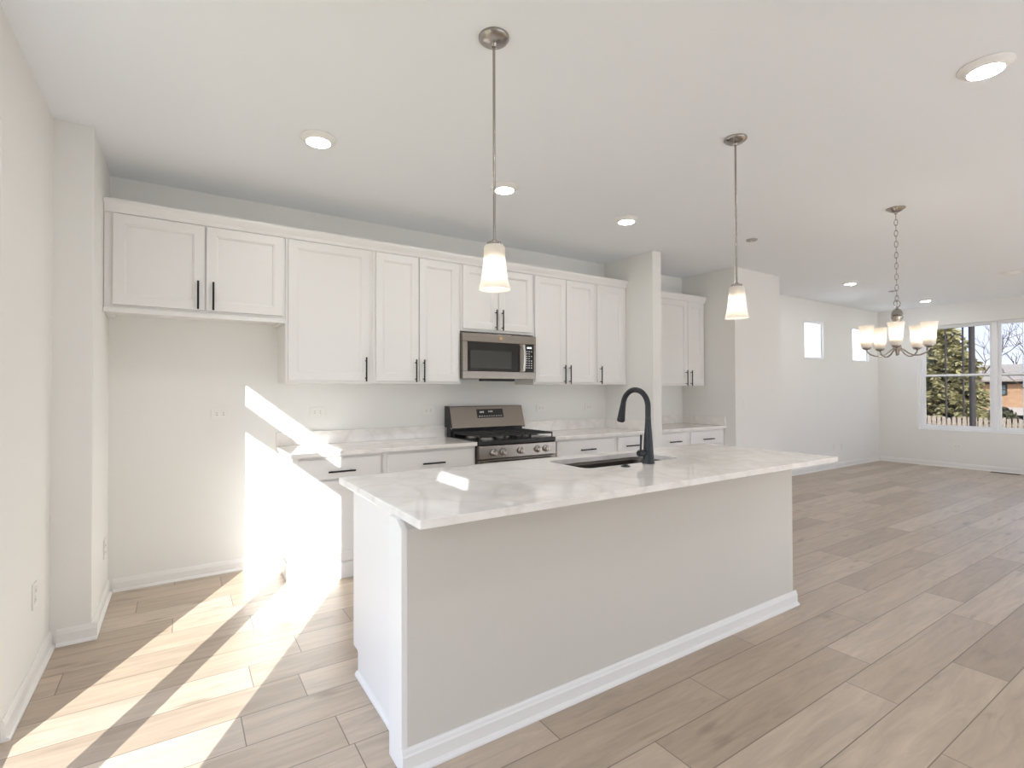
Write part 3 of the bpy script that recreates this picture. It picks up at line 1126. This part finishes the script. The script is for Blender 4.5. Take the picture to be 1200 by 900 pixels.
def console_quad(mb, xa, xb, ta, tb, off, thick):
    f = [console_pt(xa, ta, off + thick), console_pt(xb, ta, off + thick), console_pt(xb, tb, off + thick), console_pt(xa, tb, off + thick)]
    g = [console_pt(xa, ta, off), console_pt(xb, ta, off), console_pt(xb, tb, off), console_pt(xa, tb, off)]
    v = [mb.bm.verts.new(p) for p in f + g]
    for q in ((0, 1, 2, 3), (7, 6, 5, 4), (0, 4, 5, 1), (1, 5, 6, 2), (2, 6, 7, 3), (3, 7, 4, 0)):
        mb.bm.faces.new([v[i] for i in q])


mb = MB()
console_quad(mb, 2.315, 2.600, 0.44, 0.86, 0.0003, 0.002)
disp = mb.build('display', M_BGLASS, cons)
def console_marks(name, items):
    m_ = MB()
    for xa, xb, ta, tb in items:
        console_quad(m_, xa, xb, ta, tb, 0.0024, 0.0006)
    m_.build(name, M_MARK, disp)


console_marks('timer_digits', [(x, x + 0.010, 0.68, 0.76) for x in (2.345, 2.361, 2.377)])
console_marks('clock_digits', [(x, x + 0.009, 0.70, 0.775) for x in (2.440, 2.458, 2.474)])
console_marks('key_print', [(2.332 + 0.026 * k, 2.346 + 0.026 * k, 0.50, 0.535) for k in range(10)])
# burners and grates
for bx, by, br in ((2.20, 3.76, 0.045), (2.20, 4.02, 0.038), (2.44, 3.89, 0.050), (2.68, 3.76, 0.045), (2.68, 4.02, 0.036)):
    b_ = MB().lathe([(br + 0.012, 0.0005), (br + 0.010, 0.006), (br, 0.010), (br, 0.016)], (bx, by, 0.900), 24).build('burner', M_ALU, rng, smooth=True)
    MB().lathe([(br - 0.004, 0.0163), (br - 0.002, 0.022), (br - 0.008, 0.026), (0.0, 0.027)], (bx, by, 0.900), 24).build('burner_cap', M_IRON, b_, smooth=True)
for ga, gb in ((RX0 + 0.018, 2.305), (2.310, 2.570), (2.575, RX1 - 0.018)):
    g_ = MB()
    z0, z1 = 0.930, 0.944
    ya, yb_ = 3.645, 4.128
    w = 0.010
    g_.box(ga, gb, ya, ya + w, z0, z1).box(ga, gb, yb_ - w, yb_, z0, z1)
    g_.box(ga, ga + w, ya + w, yb_ - w, z0, z1).box(gb - w, gb, ya + w, yb_ - w, z0, z1)
    xm = (ga + gb) / 2
    for yy in (3.70, 3.76, 3.83, 3.8865, 3.945, 4.01, 4.075):
        g_.box(ga + w, gb - w, yy - 0.0045, yy + 0.0045, z0 + 0.002, z1 + 0.003)
    g_.box(xm - 0.0045, xm + 0.0045, ya + w, yb_ - w, z0 + 0.001, z1 + 0.002)
    for xx in (ga, gb - w):
        for yy in (ya, 3.88, yb_ - w):
            g_.box(xx, xx + w, yy, yy + w, 0.9005, z0)
    g_.build('grate', M_IRON, rng, bevel=0.002)

# ------------------------------------------------------------------ microwave
MX0, MX1, MZ0, MZ1, MYF = 2.027, 2.800, 1.420, 1.8165, 3.872
mw = thing('microwave', 'stainless over-the-range microwave with black door window under the short cabinet', 'microwave', (2.413, 4.05, MZ0))
MB().box(MX0 + 0.009, MX1 - 0.002, MYF + 0.042, YB - 0.001, MZ0 + 0.006, MZ1).build('body', M_ENAMEL, mw, bevel=0.002)
fr_ = MB()
XD = 2.640
# stainless front: frame with opening for the black glass
fr_.box(MX0, MX1, MYF, MYF + 0.0415, 1.742, MZ1).box(MX0, MX1, MYF, MYF + 0.0415, MZ0, 1.484)
fr_.box(MX0, MX0 + 0.048, MYF, MYF + 0.0415, 1.484, 1.742).box(2.775, MX1, MYF, MYF + 0.0415, 1.484, 1.742)
fr_.box(2.618, 2.668, MYF, MYF + 0.0415, 1.484, 1.742)
fr_.build('front_frame', M_STEEL, mw, bevel=0.003)
dw = MB().box(MX0 + 0.0483, 2.6178, MYF + 0.003, MYF + 0.041, 1.4843, 1.7417).build('door', M_BGLASS, mw, bevel=0.002)
MB().box(2.104, 2.530, MYF + 0.0018, MYF + 0.0028, 1.512, 1.668).build('window_screen', M_MWGLASS, dw)
hh = MB()
hpts = [(2.640, MYF - 0.030 - 0.012 * math.sin(math.pi * t / 10), 1.494 + 0.238 * t / 10) for t in range(11)]
hh.tube(hpts, 0.0135, 14)
for z in (1.505, 1.720):
    hh.box(2.632, 2.648, MYF - 0.030, MYF - 0.0003, z - 0.008, z + 0.008)
hh.build('handle', M_KNOB, dw, smooth=True)
cp = MB().box(2.6685, 2.7745, MYF + 0.002, MYF + 0.041, 1.4845, 1.7415).build('control_panel', M_BGLASS, mw)
mk = MB()
yv0, yv1 = MYF + 0.0010, MYF + 0.0018
for xx in (2.705, 2.718, 2.733, 2.746):
    mk.box(xx - 0.005, xx + 0.004, yv0, yv1, 1.703, 1.718)
dg = mk.build('clock_digits', M_LCD, cp)
mk = MB()
for r_ in range(8):
    for c_ in range(3):
        if r_ in (1, 3) and c_ == 2:
            continue
        xx = 2.690 + c_ * 0.026
        zz = 1.672 - r_ * 0.0215
        mk.box(xx, xx + 0.013, yv0, yv1, zz, zz + 0.007)
mk.build('key_print', M_MARK, cp)
em = MB().lathe([(0.017, 0.0002), (0.017, 0.002), (0.015, 0.003), (0.0125, 0.003), (0.0115, 0.0022), (0.0, 0.0022)], (2.4135, MYF, 1.780), 28, (0, -1, 0)).build('emblem', M_GOLD, mw, smooth=True)
MB().box(MX0 + 0.02, MX1 - 0.02, MYF + 0.045, YB - 0.05, MZ0 - 0.001, MZ0 + 0.0055).build('bottom_plate', M_STEEL, mw)
MB().box(2.24, 2.58, MYF + 0.03, MYF + 0.10, MZ0 - 0.020, MZ0 - 0.0012).build('vent_grille', M_BLACK, mw, bevel=0.002)

# ------------------------------------------------------------------ ceiling lights
LENS_Z = 0.026


def can_light(loc, label, group='round ceiling lights', lens=None):
    root = thing('ceiling_light', label, 'ceiling light', loc, group)
    x, y, z = loc
    MB().lathe([(0.096, -0.0004), (0.098, -0.004), (0.094, -0.009), (0.082, -0.016), (0.072, -0.024), (0.0635, -0.0265), (0.0635, -0.0004)], loc, 40, caps=False).build('trim_ring', M_BAFFLE, root, smooth=True)
    MB().lathe([(0.0630, -0.021), (0.0630, -0.0265), (0.05, -0.029), (0.0, -0.030)], loc, 32).build('lens', lens or M_CAN, root, smooth=True)
    return root


first = can_light((0.651, 2.986, H), 'lit round ceiling light above the base cabinet at the open end of the run')
for x, y, lb in ((1.905, 3.003, 'lit round ceiling light partly hidden behind the nearer pendant rod'),
                 (3.121, 3.022, 'lit round ceiling light in front of the narrow end cabinet by the partition'),
                 (2.975, 0.722, 'large bright round ceiling light nearest the camera, alone in the ceiling corner'),
                 (7.49, 3.205, 'small lit round ceiling light in front of the first small square window'),
                 (9.99, 3.185, 'small lit round ceiling light close to the big far window, beside the chandelier shades')):
    copy_thing(first, (x, y, H), lb, 'round ceiling lights')
can_light((8.54, 1.872, H), 'small unlit round ceiling light above the far window, at the picture edge', lens=M_LENSOFF)
# added unseen lights behind the camera, extra fill for the room
for x, y in ((0.65, 0.72), (0.65, -1.3), (3.0, -1.3), (5.5, -0.8), (8.5, -0.8)):
    copy_thing(first, (x, y, H), 'added unseen round fill light behind the camera position', 'added fill lights behind the camera')

sd = thing('smoke_detector', 'small flat grey sprinkler cover on the ceiling beside the farther pendant', 'detector', (4.55, 2.79, H))
MB().lathe([(0.050, -0.0004), (0.050, -0.006), (0.044, -0.012), (0.0, -0.014)], (4.55, 2.79, H), 28).build('cover', M_GREY, sd, smooth=True)
MB().lathe([(0.012, -0.0138), (0.012, -0.017), (0.0, -0.018)], (4.55, 2.79, H), 16).build('test_button', M_PLATE, sd, smooth=True)
sd2 = thing('sprinkler_cover', 'tiny dark disc on the living room ceiling beside the chandelier chain', 'sprinkler', (8.67, 3.155, H))
MB().lathe([(0.048, -0.0004), (0.048, -0.004), (0.040, -0.010), (0.0, -0.011)], (8.67, 3.155, H), 24).build('cover', M_GREY, sd2, smooth=True)
MB().lathe([(0.010, -0.0112), (0.010, -0.016), (0.0, -0.016)], (8.67, 3.155, H), 12).build('plug', M_BLACK, sd2, smooth=True)


# ------------------------------------------------------------------ pendants
def pendant(loc, label):
    root = thing('pendant_light', label, 'pendant light', loc, 'glass pendants over the island')
    x, y, z = loc
    c = (x, y, 0)
    MB().lathe([(0.062, H - 0.0005), (0.062, H - 0.006), (0.058, H - 0.012), (0.040, H - 0.024), (0.014, H - 0.030), (0.008, H - 0.040), (0.0, H - 0.040)], c, 32).build('canopy', M_NICKEL, root, smooth=True)
    MB().lathe([(0.0055, 1.9225), (0.0055, H - 0.0405)], c, 14).build('rod', M_NICKEL, root, smooth=True)
    MB().lathe([(0.0, 1.922), (0.010, 1.922), (0.014, 1.914), (0.030, 1.911), (0.031, 1.9005), (0.0, 1.9005)], c, 28).build('cap', M_NICKEL, root, smooth=True)
    sh = MB().lathe([(0.004, 1.900), (0.036, 1.899), (0.042, 1.893), (0.0430, 1.860), (0.0445, 1.830), (0.048, 1.795), (0.055, 1.755), (0.0645, 1.722),
                     (0.0625, 1.7215), (0.053, 1.755), (0.046, 1.795), (0.0425, 1.830), (0.041, 1.860), (0.040, 1.892), (0.035, 1.8965), (0.004, 1.8975)], c, 40, caps=False).build('lamp_shade', M_FROST, root, smooth=True)
    MB().lathe([(0.0, 1.897), (0.0340, 1.896), (0.0340, 1.842), (0.0, 1.842)], c, 20).build('socket', M_PLATE, root, smooth=True)
    MB().lathe([(0.0, 1.8415), (0.012, 1.841), (0.015, 1.826), (0.026, 1.806), (0.030, 1.788), (0.026, 1.769), (0.014, 1.759), (0.0, 1.757)], c, 24).build('bulb', M_BULB, root, smooth=True)
    return root


p1 = pendant((1.058, 1.745, 1.722), 'frosted glass pendant over the near end of the island, in front of the cabinets')
p2 = copy_thing(p1, (2.640, 1.712, 1.722), 'frosted glass pendant over the far end of the island, in front of the bare wall')

# ------------------------------------------------------------------ chandelier
CX, CY = 4.723, 1.690
ch = thing('chandelier', 'brushed nickel five-light chandelier with frosted glass shades hanging on a chain', 'chandelier', (CX, CY, 1.58))
c = (CX, CY, 0)
MB().lathe([(0.064, H - 0.0005), (0.064, H - 0.006), (0.056, H - 0.012), (0.034, H - 0.028), (0.012, H - 0.034), (0.010, H - 0.046), (0.0, H - 0.046)], c, 32).build('canopy', M_NICKEL, ch, smooth=True)


def chain():
    mb = MB()
    z = H - 0.044
    i = 0
    while z > 2.010:
        hgt, wid = 0.052, 0.011
        u = Vector((1, 0, 0)) if i % 2 == 0 else Vector((0, 1, 0))
        u = Matrix.Rotation(R(20), 3, 'Z') @ u
        pts = []
        zc = z - hgt / 2
        for k in range(16):
            a = 2 * math.pi * k / 16
            pts.append(Vector((CX, CY, zc)) + u * (wid * math.cos(a)) + Vector((0, 0, 1)) * (hgt / 2 * math.sin(a)))
        mb.tube(pts, 0.0025, 8, closed=True)
        z -= hgt - 0.009
        i += 1
    mb.build('chain', M_NICKEL, ch, smooth=True)
    lp = MB()
    lp.tube([Vector((CX + 0.026 * 0.84 * math.cos(a), CY - 0.026 * 0.55 * math.cos(a), 1.988 + 0.028 * math.sin(a))) for a in [2 * math.pi * k / 20 for k in range(20)]], 0.0036, 8, closed=True)
    lp.build('loop', M_NICKEL, ch, smooth=True)


chain()
MB().lathe([(0.0, 1.960), (0.010, 1.960), (0.011, 1.948), (0.024, 1.942), (0.036, 1.920), (0.040, 1.900), (0.034, 1.894), (0.040, 1.886), (0.038, 1.872), (0.032, 1.862),
            (0.026, 1.850), (0.026, 1.800), (0.020, 1.780), (0.014, 1.70), (0.020, 1.665), (0.028, 1.650), (0.028, 1.630), (0.016, 1.615), (0.010, 1.600), (0.013, 1.590), (0.0, 1.580)], c, 28).build('body', M_NICKEL, ch, smooth=True)
cam_dir = Vector((-CX, -CY, 0)).normalized()
lat = Vector((-cam_dir.y, cam_dir.x, 0))
if lat.x < 0:
    lat = -lat
RCH = 0.205
for k in range(5):
    a = R(72 * k - 2)
    d = cam_dir * math.cos(a) + lat * math.sin(a)
    o_ = Vector((CX, CY, 0))

    def at(r, z):
        return o_ + d * r + Vector((0, 0, z))
    arm = MB().tube([at(0.022, 1.640), at(0.045, 1.622), at(0.075, 1.594), at(0.110, 1.578), at(0.145, 1.578), at(0.178, 1.592), at(0.198, 1.612), at(RCH, 1.630)], 0.0055, 12).build('arm', M_NICKEL, ch, smooth=True)
    pc = at(RCH, 0)
    MB().lathe([(0.0, 1.6302), (0.010, 1.6302), (0.020, 1.634), (0.030, 1.642), (0.031, 1.650), (0.0, 1.650)], pc, 22).build('cup', M_NICKEL, arm, smooth=True)
    MB().lathe([(0.004, 1.6505), (0.033, 1.6505), (0.0385, 1.656), (0.0400, 1.690), (0.0425, 1.735), (0.0475, 1.780), (0.056, 1.822), (0.0545, 1.8225), (0.046, 1.780),
                (0.0410, 1.735), (0.0385, 1.690), (0.037, 1.658), (0.032, 1.6525), (0.004, 1.6525)], pc, 32, caps=False).build('lamp_shade', M_FROST, ch, smooth=True)
    MB().lathe([(0.0, 1.653), (0.0310, 1.653), (0.0310, 1.694), (0.0, 1.694)], pc, 18).build('socket', M_PLATE, ch, smooth=True)
    MB().lathe([(0.0, 1.6945), (0.012, 1.695), (0.015, 1.712), (0.024, 1.732), (0.027, 1.748), (0.022, 1.766), (0.0, 1.775)], pc, 20).build('bulb', M_BULB, ch, smooth=True)


# ------------------------------------------------------------------ outlets and switches
def outlet(label, pos, nrm, horiz=False, kind='outlet', w=0.076, h=0.118):
    """pos: centre on the wall; nrm: 2-D outward normal"""
    name = 'wall_outlet' if kind == 'outlet' else 'light_switch'
    root = thing(name, label, 'outlet' if kind == 'outlet' else 'switch', pos, 'white wall plates')
    n = Vector((*nrm, 0))
    s = Vector((-n.y, n.x, 0))
    up = Vector((0, 0, 1))
    if horiz:
        s, up = up, s
    P0 = Vector(pos)

    def blk(a0, a1, b0, b1, d0, d1):
        mb_ = MB()
        v = []
        for d in (d0, d1):
            for a, b in ((a0, b0), (a1, b0), (a1, b1), (a0, b1)):
                v.append(mb_.bm.verts.new(P0 + s * a + up * b + n * d))
        for q in ((0, 1, 2, 3), (7, 6, 5, 4), (0, 4, 5, 1), (1, 5, 6, 2), (2, 6, 7, 3), (3, 7, 4, 0)):
            mb_.bm.faces.new([v[i] for i in q])
        return mb_
    pl = blk(-w / 2, w / 2, -h / 2, h / 2, 0.0004, 0.006).build('plate', M_PLATE, root, bevel=0.002)
    if kind == 'outlet':
        for b in (-0.021, 0.021):
            rc = blk(-0.017, 0.017, b - 0.015, b + 0.015, 0.0062, 0.0085).build('receptacle', M_PLATE, root, bevel=0.002)
            m2 = blk(-0.009, -0.006, b - 0.006, b + 0.006, 0.0086, 0.0090)
            m3 = blk(0.006, 0.009, b - 0.005, b + 0.005, 0.0086, 0.0090)
            m2.build('slot', M_SLOT, rc)
            m3.build('slot', M_SLOT, rc)
    else:
        blk(-0.017, 0.017, -0.034, 0.034, 0.0062, 0.010).build('rocker', M_PLATE, root, bevel=0.002)
    return root


outlet('horizontal white outlet plate on the bare wall of the refrigerator space', (0.249, YB, 1.153), (0, -1), True)
outlet('white double outlet above the counter, beside the slanted sunlight strip', (0.924, YB, 1.148), (0, -1), True)
outlet('white outlet on the wall just beside the range console, on its refrigerator side', (1.879, YB, 1.138), (0, -1), True)
outlet('white outlet above the counter just past the range console', (3.138, YB, 1.134), (0, -1), True)
outlet('white outlet above the counter nearest the partition wall', (3.794, YB, 1.130), (0, -1), True)
outlet('white outlet low on the long side wall near the camera', (XL, 3.165, 0.384), (1, 0))
outlet('narrow white outlet low on the inner side of the pilaster', (XPIL, 4.056, 0.339), (1, 0))
outlet('white light switch on the block of wall after the nook', (5.572, YN, 1.132), (0, -1), kind='switch')
outlet('pale outlet low on the living room wall, nearer the nook of the two', (9.168, YL, 0.351), (0, -1))
outlet('pale outlet low on the living room wall, nearer the room corner of the two', (9.434, YL, 0.348), (0, -1))
outlet('pale horizontal outlet on the wall below the big window', (XF, 3.050, 0.363), (-1, 0), True)
fv = thing('floor_register', 'dark bronze floor vent at the foot of the far wall under the window', 'floor vent', (10.76, 2.45, 0))
MB().box(10.705, 10.805, 2.28, 2.62, 0.0004, 0.004).build('frame', M_VENT, fv, bevel=0.001)
sl = MB()
for i in range(14):
    yy = 2.295 + i * 0.0235
    sl.box(10.718, 10.792, yy, yy + 0.010, 0.0042, 0.0062)
sl.build('louvers', M_VENT, fv)

# ------------------------------------------------------------------ outside
GZ = -1.20
g = MB().box(XF + 0.3, 130, -60, 90, GZ - 0.1, GZ).build('ground', M_LAWN)
struct(g)
g2 = MB().box(-60, XL - T - 0.1, -60, 60, -0.35, -0.25).build('ground_patio', M_LAWN)
struct(g2)

fn = thing('wooden_fence', 'pale tan wooden privacy fence of upright boards outside the far window', 'fence', (20.6, 3.5, GZ))
mb = MB()
y = -3.0
while y < 11.0:
    hgt = 0.42 + random.uniform(-0.03, 0.03)
    mb.prism([(y, GZ + 0.05), (y + 0.088, GZ + 0.05), (y + 0.088, hgt - 0.03), (y + 0.066, hgt), (y + 0.022, hgt), (y, hgt - 0.03)], 'x', 20.60, 20.62)
    y += 0.128
mb.build('board_panel', M_FENCE, fn)
for z in (GZ + 0.3, -0.35, 0.15):
    MB().box(20.625, 20.66, -3.0, 11.0, z, z + 0.08).build('rail', M_FENCE, fn)
for y in (-2.5, -0.1, 2.3, 4.7, 7.1, 9.5):
    MB().box(20.665, 20.75, y, y + 0.09, GZ, 0.45).build('post', M_FENCE, fn)

up_ = thing('utility_pole', 'thick dark wooden utility pole standing in front of the fence', 'pole', (18.75, 4.93, GZ))
MB().lathe([(0.075, GZ), (0.070, 2.0), (0.062, 9.0), (0.0, 9.02)], (18.75, 4.93, 0), 18).build('shaft', M_POLE, up_, smooth=True)
cr = MB().box(18.69, 18.81, 4.0, 5.9, 8.30, 8.42).build('crossarm', M_POLE, up_)
for (px_, py_, lb) in ((25.9, 7.08, 'slender dark pole close beside the thick utility pole'), (25.2, 7.42, 'slender dark pole rising in front of the spruce')):
    sp_ = thing('thin_pole', lb, 'pole', (px_, py_, GZ), 'slender dark poles')
    MB().lathe([(0.034, GZ), (0.030, 8.0), (0.0, 8.02)], (px_, py_, 0), 12).build('shaft', M_POLE, sp_, smooth=True)
    MB().lathe([(0.055, 8.021), (0.055, 8.06), (0.0, 8.09)], (px_, py_, 0), 12).build('cap', M_POLE, sp_, smooth=True)
wp = thing('white_pole', 'thin white pole far outside, at the picture edge in the upper window pane', 'pole', (36.0, 7.42, GZ))
MB().lathe([(0.07, GZ), (0.05, 7.5), (0.0, 7.52)], (36.0, 7.42, 0), 12).build('shaft', M_WHITEPOLE, wp, smooth=True)
MB().lathe([(0.09, 7.521), (0.09, 7.60), (0.0, 7.66)], (36.0, 7.42, 0), 12).build('cap', M_WHITEPOLE, wp, smooth=True)


# spruce
def spruce(loc, height, radius):
    root = thing('spruce_tree', 'tall dense green spruce tree outside the far window', 'tree', loc)
    x, y, z0 = loc
    MB().lathe([(0.20, z0), (0.12, z0 + height * 0.6), (0.0, z0 + height)], (x, y, 0), 12).build('trunk', M_BARK, root, smooth=True)
    mb = MB()
    bm = mb.bm
    rnd = random.Random(3)
    nl = 40
    for i in range(nl):
        t = i / (nl - 1)
        z = z0 + 0.35 + (height - 0.4) * t
        r = radius * (1 - t) ** 0.85 + 0.12
        nb = int(10 + 18 * (1 - t))
        for b in range(nb):
            a = rnd.uniform(0, 2 * math.pi)
            rr = r * rnd.uniform(0.72, 1.10)
            dr = Vector((math.cos(a), math.sin(a), 0))
            si = Vector((-dr.y, dr.x, 0))
            droop = rnd.uniform(0.12, 0.38)
            nseg = max(3, int(rr / 0.22))
            for s in range(nseg):
                f = (s + 0.6) / nseg
                cpos = Vector((x, y, z)) + dr * (rr * f) + Vector((0, 0, -droop * rr * f * f + rnd.uniform(-0.05, 0.05)))
                for q in range(6):
                    sgn = rnd.choice((-1, 1))
                    tip = cpos + si * (sgn * rnd.uniform(0.10, 0.26)) + dr * rnd.uniform(0.02, 0.22) + Vector((0, 0, rnd.uniform(-0.16, 0.05)))
                    wv = (dr * 0.055 + Vector((0, 0, 0.06 * rnd.uniform(-1, 1))))
                    v = [bm.verts.new(cpos - wv), bm.verts.new(cpos + wv), bm.verts.new((cpos + tip) / 2 + wv * 1.2 + Vector((0, 0, 0.02))), bm.verts.new(tip), bm.verts.new((cpos + tip) / 2 - wv * 1.2)]
                    bm.faces.new(v)
    mb.build('foliage', M_NEEDLE, root)


spruce((30.3, 9.25, GZ), 7.7, 2.35)


def bare_tree(label, loc, height, spread, seed, depth=4, r0=0.10):
    root = thing('bare_tree', label, 'tree', loc, 'leafless trees outside')
    rnd = random.Random(seed)
    mb, mt = MB(), MB()

    def grow(p, d, ln_, r, lev):
        q = p + d * ln_ * 0.5 + Vector((rnd.uniform(-1, 1), rnd.uniform(-1, 1), 0)) * ln_ * 0.05
        e = p + d * ln_
        (mt if lev == depth else mb).tube([p, q, e], [r, r * 0.85, r * 0.68], 6 if lev > 2 else 5)
        if lev == 0:
            return
        for _ in range(3 if lev > 1 else 2):
            nd = (d + Vector((rnd.uniform(-1, 1), rnd.uniform(-1, 1), rnd.uniform(-0.25, 0.6))) * spread).normalized()
            grow(e - d * ln_ * rnd.uniform(0, 0.3), nd, ln_ * rnd.uniform(0.6, 0.8), r * 0.6, lev - 1)
    grow(Vector(loc), Vector((0, 0, 1)), height * 0.32, r0, depth)
    mt.build('trunk', M_BARK, root, smooth=True)
    mb.build('branches', M_BARK, root, smooth=True)


bare_tree('small leafless tree far away above the brick house roof, in the second upper pane', (70.0, 15.6, GZ), 7.5, 0.75, 5, r0=0.13)
bare_tree('leafless tree with spreading branches behind the thick utility pole', (38.0, 9.7, GZ), 9.5, 0.8, 11, r0=0.06)
bare_tree('leafless tree close behind the fence with reddish twigs, at picture edge', (30.5, 5.9, GZ), 7.0, 0.9, 21, r0=0.035)

# brick house
HX = 53.5
hs = thing('brick_house', 'low orange brick house with a pale roof far beyond the fence', 'house', (HX + 4, 8, GZ))
HY0, HY1 = -6.0, 15.5
MB().box(HX, HX + 9, HY0, HY1, GZ, 1.86).build('wall', M_BRICK, hs)
MB().prism([(HX - 0.7, 1.87), (HX - 0.7, 2.02), (HX + 4.5, 3.35), (HX + 9.7, 2.02), (HX + 9.7, 1.87)], 'y', HY0 - 0.6, HY1 + 0.6).build('roof', M_ROOF, hs)
MB().box(HX - 0.05, HX - 0.002, HY0, HY1, 1.66, 1.86).build('fascia', M_DARK, hs)
wf = MB().box(HX - 0.06, HX - 0.003, 12.0, 12.85, 0.80, 1.655).build('window', M_DARK, hs)
MB().box(HX - 0.075, HX - 0.062, 12.10, 12.45, 0.88, 1.20).box(HX - 0.075, HX - 0.062, 12.10, 12.45, 1.27, 1.58).build('pane', M_HGLASS, wf)
wf = MB().box(HX - 0.06, HX - 0.003, 8.6, 10.0, 0.80, 1.655).build('window', M_DARK, hs)
MB().box(HX - 0.075, HX - 0.062, 8.7, 9.25, 0.88, 1.58).box(HX - 0.075, HX - 0.062, 9.32, 9.9, 0.88, 1.58).build('pane', M_HGLASS, wf)
MB().box(HX - 0.08, HX - 0.003, HY0, HY1, -0.42, -0.32).build('ledge', M_HTRIM, hs)
MB().box(HX - 0.06, HX - 0.003, 9.0, 13.1, GZ, -0.50).build('garage_shade_panel', M_DARK, hs)  # flat sheet, the shade inside the garage is put into its colour
MB().box(HX - 0.03, HX - 0.003, 13.6, 15.4, GZ, -0.45).build('pale_panel', M_HTRIM, hs)
MB().prism([(HX - 2.6, -0.62), (HX - 2.6, -0.55), (HX - 0.09, -0.10), (HX - 0.09, -0.30)], 'y', 7.0, 12.2).build('porch_roof', M_HTRIM, hs)
for y in (7.2, 9.6, 12.0):
    MB().box(HX - 2.5, HX - 2.4, y, y + 0.1, GZ, -0.60).build('porch_post', M_HTRIM, hs)


def shrub(label, loc, r, h, seed):
    root = thing('shrub', label, 'shrub', loc, 'dark shrubs by the house')
    rnd = random.Random(seed)
    mb = MB()
    for i in range(420):
        a = rnd.uniform(0, 2 * math.pi)
        t = rnd.random()
        rr = r * math.sqrt(rnd.random()) * math.sin(math.pi * (0.15 + 0.8 * t))
        p_ = Vector(loc) + Vector((rr * math.cos(a), rr * math.sin(a), 0.05 + h * t))
        n_ = Vector((rnd.uniform(-1, 1), rnd.uniform(-1, 1), rnd.uniform(-1, 1))).normalized()
        s_ = n_.orthogonal().normalized() * 0.16
        w_ = n_.cross(s_).normalized() * 0.10
        v = [mb.bm.verts.new(p_ - s_), mb.bm.verts.new(p_ + w_), mb.bm.verts.new(p_ + s_), mb.bm.verts.new(p_ - w_)]
        mb.bm.faces.new(v)
    mb.build('leaves', M_SHRUB, root)
    MB().tube([Vector(loc), Vector(loc) + Vector((0.02, 0.01, h * 0.7))], [0.04, 0.01], 6).build('stem', M_BARK, root)


shrub('dark rounded shrub before the brick house, next to its garage opening', (49.5, 11.4, GZ), 0.9, 1.1, 1)

# drop helper properties used while building
for o in bpy.data.objects:
    if '_w' in o:
        del o['_w']
